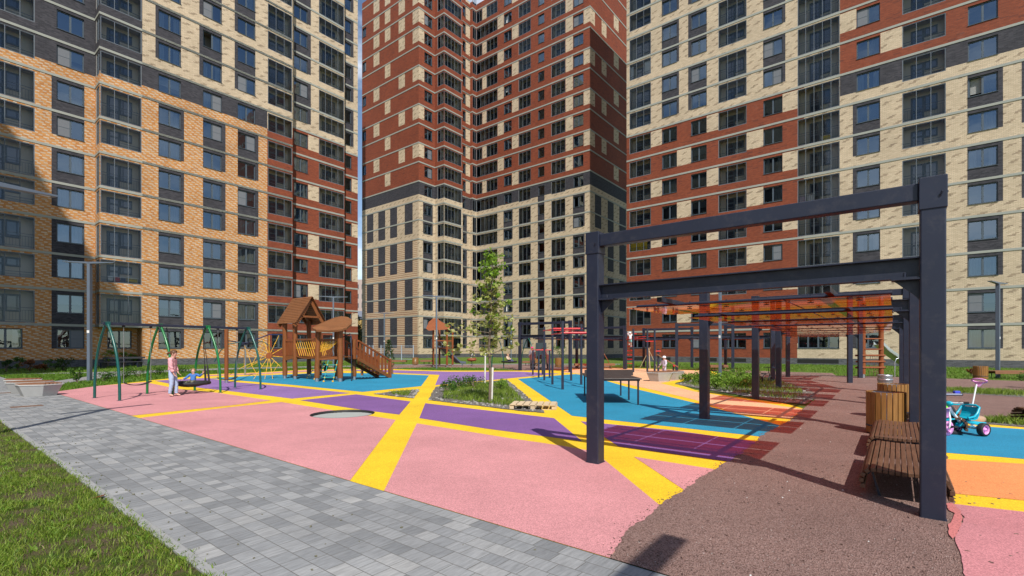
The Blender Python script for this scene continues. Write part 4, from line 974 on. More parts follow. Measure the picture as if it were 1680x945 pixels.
def frame(t, pl, pr, H=3.14, top=True, w=.185, low=True):
    """two posts, the high tie beam between their heads, the I-beam that carries the roof, its brackets"""
    pl, pr = V3(pl), V3(pr); d = (pr - pl).normalized(); a = atan2(d.y, d.x); L = (pr - pl).length
    for p in (pl, pr):
        m = MB(); m.box(p + Vector((0, 0, H / 2)), (w, w, H), a); m.build('post', 'steel', t, bevel=.012)
        if top:
            m = MB(); m.box(p + Vector((0, 0, H - .11)), (w + .018, w + .018, .30), a)
            for s in (-.025, .025): m.beam(p + Vector((s, -.11, H - .16)), p + Vector((s, -.135, H - .11)), .014, .014)
            m.build('post_head', 'steel', t, bevel=.008)
        m = MB(); m.box(p + Vector((0, 0, .012)), (w + .012, w + .012, .02), a); m.build('base_plate', 'steel', t)
    if top:
        m = MB(); m.beam(pl + d * .1 + Vector((0, 0, H - .08)), pr - d * .1 + Vector((0, 0, H - .08)), .13, .165); m.build('tie_beam', 'steel', t, bevel=.01)
    if low:
        m = MB()
        for z, h, ww in ((2.262, .014, .14), (2.45, .014, .14), (2.356, .175, .012)):
            m.beam(pl + d * .095 + Vector((0, 0, z)), pr - d * .095 + Vector((0, 0, z)), ww, h)
        m.build('roof_beam', 'steel', t)
        for p, s in ((pl, 1), (pr, -1)):
            m = MB(); q = p + d * s * .093; m.slab([q + Vector((0, 0, 2.25)), q + d * s * .2 + Vector((0, 0, 2.25)), q + d * s * .04 + Vector((0, 0, 2.10)), q + Vector((0, 0, 2.05))], (-d.y * .012, d.x * .012, 0))
            m.box(q + d * s * .1 + Vector((0, 0, 2.248)), (.22, .17, .012), a)
            for k in (-.05, .05): m.tube([q + d * s * .11 + Vector((-d.y * k, d.x * k, 2.235)), q + d * s * .11 + Vector((-d.y * k, d.x * k, 2.31))], .012, 6)
            m.build('bracket', 'steel', t)
def bay(t, f0, f1, rows, cols=3, mesh={}):
    """purlins along the walk, tubes across and the coloured sheets clamped under them"""
    (a0, b0), (a1, b1) = f0, f1
    P = lambda u, v, z: (V3(a0).lerp(V3(b0), u)).lerp(V3(a1).lerp(V3(b1), u), v) + Vector((0, 0, z))
    for u in (.24, .76):
        m = MB(); m.beam(P(u, .03, 2.225), P(u, .97, 2.225), .06, .06); m.build('purlin', 'steel', t)
    for v0, v1 in rows:
        for half in range(2):
            va, vb = v0 + (v1 - v0) * (half * .5 + .015), v0 + (v1 - v0) * (half * .5 + .485)
            m = MB(); vm = (va + vb) / 2; m.tube([P(.085, vm, 2.195), P(.915, vm, 2.195)], .024, 8)
            for i in range(cols * 2):
                u = .10 + .80 * (i + .5) / (cols * 2); m.tube([P(u, vm, 2.14), P(u, vm, 2.23)], .009, 6); m.tube([P(u, vm, 2.128), P(u, vm, 2.136)], .035, 8)
            m.build('cross_tube', 'steel', t)
            for i in range(cols):
                u0, u1 = .085 + .83 * (i + .012) / cols, .085 + .83 * (i + .988) / cols
                m = MB(); m.slab([P(u0, va, 2.145), P(u1, va, 2.145), P(u1, vb, 2.145), P(u0, vb, 2.145)], (0, 0, .008)); m.build('roof_sheet', 'orange_sheet', t)
def pergola1():
    fr = [(PQ(-3.27, 5.97), PQ(.26, 6.0)), (PQ(-3.35, 11.1), PQ(.26, 11.1)), (PQ(-3.41, 16.35), PQ(.22, 16.35)), (PQ(-3.6, 21.2), PQ(.15, 21.2)), (Vector((11.6, 21.9, 0)) + E2 * .9, Vector((15.05, 21.6, 0)) + E2 * .1), (Vector((14.8, 26, 0)), Vector((18.1, 25.2, 0)))]
    t = thing('pergola', 'dark blue steel pergola with orange see-through roof sheets over the gravel walk', 'pergola', tuple(fr[0][0]), AE, 'steel pergolas')
    for i, (a, b) in enumerate(fr): frame(t, a, b)
    for i in range(3):
        bay(t, fr[i], fr[i + 1], [(.06, .385), (.585, .925)])
    bay(t, fr[3], fr[4], [(.08, .46), (.55, .92)]); bay(t, fr[4], fr[5], [(.08, .46), (.55, .92)])
pergola1()
def pergola2():
    fr = [(Vector((.55, 33.5, 0)), Vector((3.75, 31.2, 0))), (Vector((5.0, 37.4, 0)), Vector((8.2, 35.3, 0))), (Vector((10.8, 39.7, 0)), Vector((14.0, 37.7, 0)))]
    t = thing('pergola', 'far steel pergola with tall end frame behind the pull-up bars', 'pergola', tuple(fr[0][0]), AE, 'steel pergolas')
    for i, (a, b) in enumerate(fr): frame(t, a, b, 3.3 if i == 0 else 3.14)
    bay(t, fr[0], fr[1], [(.1, .45), (.55, .92)], 2); bay(t, fr[1], fr[2], [(.1, .45), (.55, .92)], 2)
    fr = [(Vector((11.2, 32.95, 0)), Vector((14.4, 31.6, 0))), (Vector((16.0, 36.3, 0)), Vector((18.6, 34.2, 0)))]
    t = thing('pergola', 'far steel pergola in front of the red brick ground floor', 'pergola', tuple(fr[0][0]), AE, 'steel pergolas')
    for a, b in fr: frame(t, a, b, 3.2)
    bay(t, fr[0], fr[1], [(.1, .45), (.55, .92)], 2)
pergola2()
# ---------------------------------------------------------------- seats and bins along the gravel walk
def curved_bench(label, p0, q0, ln, wid=.72, group='slatted benches on the gravel walk'):
    o = PQ(p0, q0); t = thing('bench', label, 'bench', tuple(o), AE, group)      # local x across, y along
    prof = [(-.36, .14), (-.37, .20), (-.355, .26), (-.32, .305)] + [(-.265 + i * .053, .325 - .012 * sin(pi * i / 10)) for i in range(11)] + [(.32, .30), (.36, .25), (.375, .19), (.365, .13)]
    prof = [(x * wid / .75, z) for x, z in prof]
    m = MB()
    for i, (x, z) in enumerate(prof):
        a = prof[max(i - 1, 0)]; c = prof[min(i + 1, len(prof) - 1)]; an = atan2(c[1] - a[1], c[0] - a[0])
        m.box((x, ln / 2 + random.uniform(-.008, .008), z), (.043, ln, .040), rot=Matrix.Rotation(-an, 3, 'Y'))
    m.build('seat', 'bench_wood', t, bevel=.004, local=True)
    for y in (.22, ln - .22):
        m = MB(); pts = [(x * .9, y, z - .03) for x, z in prof[2:-2]]
        for a, c in zip(pts, pts[1:]): m.beam(a, c, .05, .014)
        m.build('cradle', 'steel', t, local=True)
        for s in (-1, 1):
            m = MB(); m.beam((s * .27, y, .27), (s * .20, y, .0), .055, .02, up=(1, 0, 0)); m.box((s * .2, y, .006), (.1, .08, .012)); m.build('leg', 'steel', t, local=True)
    return t
curved_bench('nearest slatted wooden bench with curved ends beside the front pergola post', .06, 6.30, 1.92)
curved_bench('second slatted wooden bench, between the nearest bench and the wooden bin', .03, 8.62, 2.0)
curved_bench('slatted wooden bench behind the second pergola post where the dark figure sits', .62, 11.75, 1.9)
curved_bench('dark slatted bench beyond the push tricycle, side on at the grass strip', 3.9, 16.1, 2.4).rotation_euler.z = R(95)
def slat_bin(label, loc, r=.28, h=.72, lid=False, group='wooden litter bins'):
    t = thing('litter_bin', label, 'litter bin', tuple(loc), random.uniform(0, 1), group); n = 22
    m = MB()
    for i in range(n):
        a = 2 * pi * i / n; m.box((r * cos(a), r * sin(a), .05 + h / 2), (.022, 2 * pi * r / n * .86, h), a)
    m.build('casing', 'bin_wood', t, local=True)
    m = MB(); m.lathe((0, 0, 0), [(r - .03, .06), (r - .03, h + .03), (r - .05, h + .03), (r - .055, .12), (0, .12)], 20, 0, cap=False); m.build('liner', 'galv', t, local=True)
    m = MB(); m.lathe((0, 0, 0), [(r + .012, .16), (r + .016, .16), (r + .016, .19), (r + .012, .19)], 20, 0, cap=False); m.lathe((0, 0, 0), [(r * .6, 0), (r * .6, .07)], 12); m.build('hoop', 'steel', t, local=True)
    return t
slat_bin('wooden slatted bin behind the second bench by the pergola post', PQ(-.16, 11.22), .285, .74)
slat_bin('wooden slatted bin with metal liner showing, behind the nearer wooden bin', PQ(-.07, 13.75), .27, .74)
t = thing('metal_bin', 'grey galvanised metal bin on the gravel in front of the climbing ladder', 'litter bin', tuple(PQ(-.28, 18.4)))
m = MB(); m.lathe((0, 0, 0), [(.17, 0), (.185, .74), (.19, .78), (.175, .78), (.165, .1), (0, .1)], 20, cap=False); m.build('drum', 'galv', t, local=True)
m = MB(); m.lathe((0, 0, 0), [(.188, .60), (.196, .60), (.196, .66), (.188, .66)], 20, cap=False); m.build('band', 'galv', t, local=True)
# small far bins and benches round the back lawn
for lab, px, py, r, h in (('wooden bin at the left end of the far bench by the fence', 626.6, 598.6, .30, .62), ('wooden bin standing between the two far benches near the slide', 681.5, 598.6, .27, .62), ('wooden bin on the back gravel behind the low red bars', 879, 600.5, .27, .62), ('wooden bin in front of the potted shrub by the tower door', 917, 602.5, .30, .70), ('single wooden bin on the lawn by the log bench, far right', 1608.5, 622.6, .27, .62)):
    slat_bin(lab, G(px, py), r, h)
def block_bench(label, a, b, z=.42, log=False, group='wooden benches on the back lawn'):
    a, b = V3(a), V3(b); c = (a + b) / 2; d = b - a; L = d.length; t = thing('bench', label, 'bench', tuple(c), atan2(d.y, d.x), group)
    m = MB()
    for i in range(5): m.box((0, -.22 + i * .11, z - .04), (L, .095, .06))
    for s in (-.27, .27): m.box((0, s, z - .10), (L, .04, .15))
    m.build('seat', 'plank_brown', t, local=True, bevel=.006)
    for s in (-1, 1):
        m = MB(); x = s * (L / 2 - .3)
        m.tube([(x, -.22, z - .14), (x, -.24, .02), (x, .24, .02), (x, .22, z - .14)], .02, 6); m.build('leg', 'steel', t, local=True)
    return t
for lab, x0, x1, y in (('low wooden bench right of the far bin, in front of the mesh fence', 639.5, 667, 598), ('low wooden bench beside the slide tower, right of the far bin', 690.5, 709, 597.8), ('wooden bench behind the tall end frame of the far pergola', 857, 873.5, 600), ('wooden bench beyond the table tennis table, left of the white teepee stakes', 942.5, 973, 605.6), ('wooden bench just left of the white teepee stakes', 978, 1008, 605.2), ('wooden bench behind the bed of yellow-green plants', 1163, 1192, 608.6), ('long wooden bench by the bin on the right lawn', 1624, 1690, 621)):
    block_bench(lab, G(x0, y), G(x1, y))
def planter_seat(label, c, w, h, rz, mats=('concrete', 'plank_brown'), group='six-sided concrete seats'):
    t = thing('planter_seat', label, 'seat', tuple(c), rz, group); m = MB()
    R0, R1 = w * .37, w * .5
    lo = [(R0 * cos(pi / 3 * i), R0 * sin(pi / 3 * i) * .8, 0) for i in range(6)]; hi = [(R1 * cos(pi / 3 * i), R1 * sin(pi / 3 * i) * .8, h - .05) for i in range(6)]
    vs = lo + hi; fs = [(i, (i + 1) % 6, 6 + (i + 1) % 6, 6 + i) for i in range(6)] + [tuple(range(6))[::-1], tuple(range(6, 12))]; m.add(vs, fs)
    m.prism([(p[0] * 1.03, p[1] * 1.03) for p in hi], h - .048, h - .005); m.build('body', mats[0], t, local=True, bevel=.012)
    m = MB(); k = 9
    for i in range(k):
        y = (-.5 + (i + .5) / k) * R1 * 1.30
        ww = R1 * 1.0 if abs(y) < .01 else min(R1, R1 * (1 - abs(y) / (R1 * .8 * .866) * .5) - .02); m.box((0, y, h + .012), (2 * ww * .95, R1 * 1.30 / k * .88, .03))
    m.build('top', mats[1], t, local=True); return t
planter_seat('concrete six-sided seat nearest the pink rubber corner, front of three', Vector((-15.62, 16.0, 0)), 1.24, .40, .35)
planter_seat('concrete six-sided seat in the middle of the row of three on the paving', Vector((-16.95, 17.05, 0)), 1.24, .40, .9)
planter_seat('concrete six-sided seat farthest back of the three on the paving', Vector((-18.45, 18.3, 0)), 1.24, .40, .1)
planter_seat('concrete six-sided seat on the peach rubber, nearer of the pair', Vector((6.98, 22.85, 0)), 1.36, .44, .2)
planter_seat('concrete six-sided seat the small child stands behind', Vector((7.95, 24.0, 0)), 1.3, .42, .7)
# ---------------------------------------------------------------- lamps
def lamp(label, c, H, rz, w=.17, arms=2):
    t = thing('street_lamp', label, 'street lamp', tuple(c), rz, 'courtyard lamps'); m = MB()
    m.box((0, 0, H / 2), (w * .62, w, H)); m.box((0, 0, .02), (w * 1.3, w * 1.3, .04)); m.build('pole', 'steel_l', t, local=True, bevel=.012)
    m = MB(); m.box((0, -w * .51, H * .42), (w * .5, .006, .12)); m.build('number_plate', 'white', t, local=True)
    for s in ((-1, 1) if arms == 2 else (1,)):
        m = MB(); m.slab([(s * .02, -w * .5, H - .07), (s * 1.06, -w * .5, H + .0), (s * 1.06, -w * .5, H + .03), (s * .02, -w * .5, H + .02)], (0, w, 0)); o = m.build('arm', 'steel_l', t, local=True)
        m = MB(); m.box((s * .72, 0, H - .008), (.5, .07, .02)); m.build('lens', 'lamp_lens', o, local=True)
lamp('lamp post standing behind the photographer, casting its arm on the gravel', Vector((1.74, -1.0, 0)), 5.0, atan2(E2.y, E2.x), .2)
lamp('lamp post at the edge of the grass by the green swings', G(147, 626.5), 5.55, .15, .2)
lamp('lamp whose arm reaches in at the left edge in front of the facade', Vector((-9.5, 8.69, 0)), 4.6, atan2(.82, .31))
lamp('lamp post just in front of the red slide tower', G(716, 605.3), 5.42, .3)
lamp('lamp post behind the small conifer and the mesh fence', Vector((-14.45, 54.8, 0)), 5.5, .3)
lamp('lamp post in front of the tower, left of the far pergola frame', Vector((-.12, 59.0, 0)), 5.5, .2)
lamp('lamp post behind the wooden play tower', Vector((-13.75, 37.3, 0)), 5.5, .3)
lamp('lamp post on the gravel among the pergola posts by the yellow-green plants', G(1181.5, 626), 5.0, AE)
lamp('lamp post at the far right before the cream brick wall', G(1637, 620), 5.0, .5)
# ---------------------------------------------------------------- green swing set
M1, M4 = Vector((-12.40, 14.83, 0)), Vector((-10.25, 18.78, 0)); SD = (M4 - M1).normalized(); SN = Vector((SD.y, -SD.x, 0))
def arch_leg(m, c, n, half=.80, H=2.34):
    pts = []; rs = []
    for i in range(13):
        v = i / 12; z = H * v; x = half * (1 - .94 * v ** 2.6) if v < 1 else half * .06
        pts.append(c + n * x + Vector((0, 0, z))); rs.append(.038)
    m.tube(pts, rs, 10)
t = thing('swing_set', 'green swing set with four pairs of arched legs on the pink rubber', 'swing set', tuple(M1), 0)
mids = [M1, Vector((-11.78, 16.2, 0)), Vector((-10.96, 17.43, 0)), M4]
for i, c in enumerate(mids):
    for s in (-1, 1):
        m = MB(); arch_leg(m, c, SN * s); m.build('leg', 'teal' if i in (0, 3) else 'green', t)
        m = MB(); p = c + SN * s * .80; m.lathe((p.x, p.y, 0), [(.075, 0), (.075, .018), (.045, .022)], 12); m.build('foot_plate', 'steel', t)
    m = MB(); m.box(c + Vector((0, 0, 2.33)), (.10, .22, .12), atan2(SD.y, SD.x)); m.build('joint', 'teal' if i in (0, 3) else 'green', t)
m = MB(); m.beam(M1 - SD * .1 + Vector((0, 0, 2.33)), M4 + SD * .1 + Vector((0, 0, 2.33)), .075, .085); m.build('top_beam', 'steel', t, bevel=.008)
def flat_swing(label, a, b, z=.40, mat='rubber_black'):
    a, b = V3(a), V3(b); c = (a + b) / 2; t = thing('belt_swing', label, 'swing', tuple(c), 0, 'belt swings on the green swing set'); top = 2.27
    pts = [a.lerp(b, i / 8) + Vector((0, 0, z + .10 * (abs(i - 4) / 4) ** 2 - .04)) for i in range(9)]
    m = MB(); n = Vector((-(b - a).y, (b - a).x, 0)).normalized() * .08
    for p, q in zip(pts, pts[1:]): m.slab([p - n, q - n, q + n, p + n], (0, 0, .018))
    m.build('seat', mat, t)
    for e in (a, b):
        m = MB(); m.tube([e + Vector((0, 0, z + .05)), e + Vector((0, 0, top))], .009, 6); m.build('chain', 'chain', t)
        m = MB(); m.box(e + Vector((0, 0, 2.27)), (.06, .06, .06)); m.build('hanger', 'rubber_black', t)
b01 = lambda u: M1.lerp(mids[1], u); b23 = lambda u: mids[2].lerp(M4, u)
flat_swing('black belt swing hanging in the left bay of the green swing set', b01(.30), b01(.82), .42)
flat_swing('black belt swing hanging in the right bay of the green swing set', b23(.25), b23(.72), .42)
NC = Vector((-11.18, 16.85, .36)); t = thing('basket_swing', 'black round basket swing with the small boy sitting in it', 'swing', tuple(NC), 0)
m = MB(); rr = .56; ring = [NC + Vector((rr * cos(2 * pi * i / 24), rr * sin(2 * pi * i / 24), 0)) for i in range(25)]; m.tube(ring, .058, 10, cap=False); m.build('ring', 'rubber_black', t)
m = MB()
for i in range(-5, 6):
    x = i * .1; w = sqrt(max(.01, rr * rr - x * x)) - .02
    for u in (0, 1):
        P = [(x, -w), (x, w)] if u == 0 else [(-w, x), (w, x)]
        pts = [NC + Vector((P[0][0] + (P[1][0] - P[0][0]) * k / 6, P[0][1] + (P[1][1] - P[0][1]) * k / 6, -.13 * (1 - ((P[0][0] + (P[1][0] - P[0][0]) * k / 6) ** 2 + (P[0][1] + (P[1][1] - P[0][1]) * k / 6) ** 2) / (rr * rr)))) for k in range(7)]
        m.tube(pts, .011, 5)
m.build('net', 'rubber_black', t)
ha, hb = mids[1].lerp(mids[2], .14) + Vector((0, 0, 2.28)), mids[1].lerp(mids[2], .90) + Vector((0, 0, 2.28))
for h, ang in ((ha, (205, 250)), (hb, (25, 70))):
    for g in ang:
        e = NC + Vector((rr * cos(R(g)), rr * sin(R(g)), .02)); m = MB(); m.tube([e, h], .012, 6); m.build('rope', 'rubber_black', t)
        m = MB(); m.tube([e, e.lerp(h, .30)], [.035, .03], 8); m.build('rope_sleeve', 'rubber_black', t)
# ---------------------------------------------------------------- spider net climber
t = thing('net_climber', 'yellow rope spider net climber between a wooden post and a grey post', 'climbing frame', tuple(G(371, 628.7)))
pw = G(371.5, 628.5); pg = Vector((-15.2, 27.6, 0))
m = MB(); m.tube([pw + Vector((0, 0, .16)), pw + Vector((0, 0, 2.42))], .085, 14); m.build('wooden_post', 'play_wood', t)
m = MB(); m.tube([pw, pw + Vector((0, 0, .26))], .075, 12); m.build('post_shoe', 'galv', t)
m = MB(); m.tube([pg, pg + Vector((0, 0, 1.78))], .055, 12); m.build('metal_post', 'galv', t); m = MB(); m.box(pg + Vector((0, 0, 1.82)), (.4, .12, .14)); m.build('post_cap', 'steel', t)
T1 = Vector((-11.6, 24.75, 0)); ba = G(437, 610) * 0 + Vector((-12.55, 24.95, 2.25)); be = Vector((-11.68, 24.8, 2.25)); bl = Vector((-13.3, 25.2, 2.02))
m = MB(); m.tube([pw + Vector((.05, 0, 1.9)), pg + Vector((0, 0, 1.85)), bl, ba, be], .028, 8); m.build('top_bar', 'navy', t)
m = MB()
arc = [Vector((-13.9 + 1.7 * i / 12, 25.6 - .8 * i / 12, 1.15 + .75 * sin(pi * (.1 + .8 * i / 12)))) for i in range(13)]
m.tube(arc, .022, 6); m.tube([pw + Vector((-.6, .1, .95)), pw + Vector((-.3, .05, 1.45)), pw + Vector((.1, 0, 1.75)), pw + Vector((.5, .3, 1.85))], .022, 6); m.build('arc_bar', 'teal', t)
hub = Vector((-12.38, 24.7, 1.17)); m = MB(); m.lathe(hub, [(.16, -.03), (.17, 0), (.16, .03)], 16, M=Matrix.Rotation(R(80), 3, 'X')); m.build('hub', 'redwood', t)
ends = [(-12.48, 24.9, 2.22), (-11.95, 24.85, 2.22), (-11.66, 24.8, 1.62), (-11.66, 24.8, 1.10), (-11.75, 24.6, .62), (-12.0, 24.3, .02), (-12.35, 24.2, .02), (-12.9, 24.2, .02), (-13.6, 24.9, .55), (-13.3, 25.1, 1.35), (-12.95, 25.2, 2.05)]
for e in ends:
    m = MB(); e = Vector(e); d = (e - hub).normalized(); m.tube([hub + d * .16, e], .014, 6); m.ball(hub + d * .24, .03, 8, 6); m.ball(hub.lerp(e, .6), .034, 8, 6); m.build('net_rope', 'yrope', t)
for k in (.45, .8):
    m = MB(); pts = [hub.lerp(Vector(e), k) for e in ends[4:11]]; m.tube(pts, .012, 6); m.build('net_rope', 'yrope', t)
m = MB(); m.tube([pw + Vector((.1, 0, .35)), Vector((-13.6, 24.4, .6)), hub - Vector((.2, 0, .1))], .013, 6); m.tube([pg + Vector((.05, -.2, .4)), pg + Vector((.3, -.6, 1.7)), Vector((-13.5, 25.2, .6))], .013, 6); m.build('net_rope', 'yrope', t)
# ---------------------------------------------------------------- wooden play tower
T2, T3, T4 = Vector((-10.84, 24.22, 0)), Vector((-10.80, 25.78, 0)), Vector((-10.02, 25.22, 0))
t = thing('play_tower', 'brown wooden play tower with gabled roof, leaf roof, rope nets and ramp', 'play tower', tuple(T1))
def post(p, h, r=.115, mat='play_wood', lean=(0, 0)):
    m = MB(); k = 9; m.tube([p + Vector((lean[0] * i / k + .012 * sin(i * 2.3), lean[1] * i / k, .18 + (h - .18) * i / k)) for i in range(k + 1)], [r * (1 + .05 * sin(i * 1.7)) for i in range(k + 1)], 12); m.build('post', mat, t)
    m = MB(); m.tube([p, p + Vector((0, 0, .25))], r * .82, 10); m.build('post_shoe', 'galv', t)
post(T1, 2.98); post(T2, 3.0); post(T3, 3.0); post(T4, 2.98)
T5, T6, T7, T8 = Vector((-9.08, 22.55, 0)), Vector((-7.98, 22.5, 0)), Vector((-8.6, 23.75, 0)), Vector((-7.75, 23.8, 0))
post(T5, 2.42, .12, lean=(.06, 0)); post(T6, 2.46, .125); post(T7, 2.75, .10); post(T8, 2.0, .10)
c0 = (T1 + T2 + T3 + T4) / 4; zr, ze = 4.15, 2.78; hw = .98
for s in (-1, 1):
    o = c0 + E2 * s * .86; m = MB(); nrows = 15
    for i in range(nrows):                                     # overlapping roof boards
        f0, f1 = i / nrows, (i + 1.25) / nrows; a, b_ = c0.lerp(o, f0), c0.lerp(o, min(f1, 1.03)); z0_, z1_ = zr + (ze - zr) * f0 + .0, zr + (ze - zr) * min(f1, 1.03) + .045
        ov = -.55 if s == -1 else 0
        m.slab([a - E1 * (hw + .0) + Vector((0, 0, z0_)), a + E1 * hw + Vector((0, 0, z0_)), b_ + E1 * (hw - .12 * f0) + Vector((0, 0, z1_)), b_ - E1 * (hw - .0) + Vector((0, 0, z1_))], (0, 0, .028))
    m.build('roof_slope', 'roof_wood', t)
for e in (-1, 1):
    m = MB(); x = c0 + E1 * e * .80
    for s in (-1, 1):
        pts = [x + E2 * s * .84 * k / 6 + Vector((0, 0, zr - .12 + (ze - zr) * (k / 6) - .10 * sin(pi * k / 6))) for k in range(7)]
        for a, b_ in zip(pts, pts[1:]): m.beam(a, b_, .06, .16)
    m.build('bargeboard', 'play_wood_h', t); m = MB(); m.beam(x - E2 * .5 + Vector((0, 0, 3.15)), x + E2 * .5 + Vector((0, 0, 3.15)), .06, .09); m.build('tie_rail', 'play_wood_h', t)
m = MB(); zz = 1.18
for i in range(9): 
    u = (i + .5) / 9; m.beam(T1.lerp(T3, u) + Vector((0, 0, zz)), T2.lerp(T4, u) + Vector((0, 0, zz)), .15, .045)
for a, b_ in ((T1, T2), (T2, T4), (T4, T3), (T3, T1)): m.beam(a + Vector((0, 0, zz - .09)), b_ + Vector((0, 0, zz - .09)), .07, .14)
m.build('deck', 'play_wood_h', t)
m = MB()
for i in range(7):
    u = (i + .5) / 7; p = T1.lerp(T2, u); m.box(p + Vector((0, 0, 1.55)), (.10, .03, .68), AE)
m.beam(T1 + Vector((0, 0, 1.95)), T2 + Vector((0, 0, 1.95)), .08, .09); m.build('side_panel', 'redwood', t)
m = MB(); m.beam(T1 + Vector((0, 0, .95)), T2 + Vector((0, 0, 1.12)), .08, .09); m.beam(T2 + Vector((0, 0, 1.98)), T5 + Vector((0, 0, 1.98)), .075, .085); m.beam(T5 + Vector((0, 0, 1.95)), T6 + Vector((0, 0, 1.95)), .075, .085); m.beam(T5 + Vector((0, 0, 1.05)), T6 + Vector((0, 0, 1.1)), .075, .085); m.beam(T4 + Vector((0, 0, 1.98)), T7 + Vector((0, 0, 1.98)), .075, .085); m.build('rail', 'play_wood_h', t)
m = MB()
for i in range(11):
    u = (i + .5) / 11; m.beam(T2.lerp(T5, u) + Vector((0, 0, 1.08 + .10 * (abs(u - .5) * 2) ** 2)), T4.lerp(T7, u) + Vector((0, 0, 1.08 + .10 * (abs(u - .5) * 2) ** 2)), .11, .05)
m.build('bridge', 'play_wood_h', t)
for A_, B_ in ((T2, T5), (T4, T7)):
    m = MB()
    for i in range(10):
        u = i / 10; m.tube([A_.lerp(B_, u) + Vector((0, 0, 1.95)), A_.lerp(B_, min(1, u + .22)) + Vector((0, 0, 1.18))], .013, 5)
    m.tube([A_ + Vector((0, 0, 1.55)), B_ + Vector((0, 0, 1.55))], .013, 5); m.build('rope_net', 'yrope', t)
m = MB()
for i in range(9): m.tube([T5.lerp(T6, .05 + i * .06) + Vector((0, 0, 1.35 + i * .02)), T5.lerp(T6, .3 + i * .075) + Vector((0, .1, 1.92))], .012, 5)
m.build('rope_net', 'yrope', t)
m = MB()                                                       # second deck
for i in range(8): m.beam(T5.lerp(T7, (i + .5) / 8) + Vector((0, 0, 1.15)), T6.lerp(T8, (i + .5) / 8) + Vector((0, 0, 1.15)), .14, .045)
m.build('deck', 'play_wood_h', t)
fl = [(512, 537.5, 22.3), (519, 541, 22.1), (540, 542, 22.1), (557, 540.5, 22.1), (569, 537, 22.3), (576.5, 531, 22.9), (577.5, 524.5, 23.7), (571, 520, 24.0), (560, 518.5, 24.1), (548, 521, 24.0), (535, 526.5, 23.6), (522, 532, 23.0)]
m = MB(); loop = [Vector(((x - CX) / FPX * d, d, gz(x, y, d))) for x, y, d in fl]; m.slab(loop, (0, .03, -.10)); m.build('leaf_roof', 'roof_wood', t, bevel=.01)
# ramp with balustrades going down to the right
ra0, ra1 = (T6 + T8) / 2 + Vector((.1, .3, 1.12)), Vector((-6.75, 25.6, .10))
rd = (ra1 - ra0); rn = Vector((-rd.y, rd.x, 0)).normalized() * .42
m = MB()
for i in range(14): m.beam(ra0 + rd * ((i + .5) / 14) - rn, ra0 + rd * ((i + .5) / 14) + rn, .19, .04)
m.beam(ra0 - rn + Vector((0, 0, -.07)), ra1 - rn + Vector((0, 0, -.07)), .06, .16); m.beam(ra0 + rn + Vector((0, 0, -.07)), ra1 + rn + Vector((0, 0, -.07)), .06, .16); m.build('ramp', 'play_wood_h', t)
for s in (-1, 1):
    m = MB(); k = 9
    for i in range(k): 
        p = ra0 + rd * ((i + .5) / k) + rn * s; m.box(p + Vector((0, 0, .38)), (.03, .13, .72), atan2(rd.y, rd.x) + pi / 2 * 0, rot=Matrix.Rotation(atan2(rd.y, rd.x) - pi / 2, 3, 'Z'))
    m.beam(ra0 + rn * s + Vector((0, 0, .80)), ra1 + rn * s + Vector((0, 0, .80)), .07, .08); m.box(ra1 + rn * s + Vector((0, 0, .42)), (.09, .09, 1.0)); m.build('balustrade', 'redwood', t)
m = MB(); fp = G(576.5, 625.5); m.tube([fp, fp + Vector((0, 0, 2.1)), fp + Vector((-.06, 0, 2.25)), fp + Vector((-.7, .2, 1.98))], .024, 8); m.build('slide_pole', 'steel', t)
# climbing net in front, teal ropes with yellow clamps
top = [T5.lerp(T6, u) + Vector((0, 0, 1.05)) for u in (.12, .5, .9)]; bot = [G(504, 621.5), G(516, 623.5), G(531, 627.3), G(546, 627.3)]
m = MB(); cl = MB(); g = [[top[0], top[0].lerp(bot[0], .5), bot[0]], [top[0].lerp(top[1], .6), top[1].lerp(bot[1], .5), bot[1]], [top[1], top[1].lerp(bot[2], .5), bot[2]], [top[2], top[2].lerp(bot[3], .5), bot[3]]]
for l in g: m.tube(l, .014, 6)
for a in (.25, .55, .8):
    row = [l[0].lerp(l[2], a) for l in g]; m.tube(row, .014, 6)
    for p in row: cl.ball(p, .036, 8, 6)
for p in bot: cl.ball(p + Vector((0, 0, .04)), .05, 8, 6)
m.build('climbing_net', 'trope', t); cl.build('net_clamp', 'yrope', t)
# plank bench and post beside the ramp
t = thing('balance_beam', 'low brown beam on short posts right of the play tower ramp', 'play beam', tuple(G(619.5, 617.2)))
pb = G(619, 616.8); m = MB(); m.box(pb + Vector((0, 0, .55)), (.16, .16, 1.1)); m.build('post', 'redwood', t); m = MB(); m.beam(pb + Vector((-.9, .1, .42)), pb + Vector((0, 0, .42)), .16, .06); m.beam(pb + Vector((-1.0, 1.8, .62)), pb + Vector((.5, 1.7, .6)), .25, .14); m.build('beam', 'plank_brown', t); m = MB(); m.box(pb + Vector((-.95, .3, .2)), (.12, .12, .4)); m.box(pb + Vector((.4, 1.7, .27)), (.12, .12, .54)); m.build('leg', 'plank_brown', t)
t = thing('rope_knot', 'dark purple and black bundle caught in the play tower net', 'ball', tuple(G(535, 621) + Vector((0, 0, .55))))
m = MB(); m.ball((0, 0, 0), (.10, .09, .2), 12, 8, M=Matrix.Rotation(.4, 3, 'Y')); m.ball((-.12, 0, .2), (.08, .06, .09), 10, 6); m.build('bundle', 'coat_dark', t, local=True)
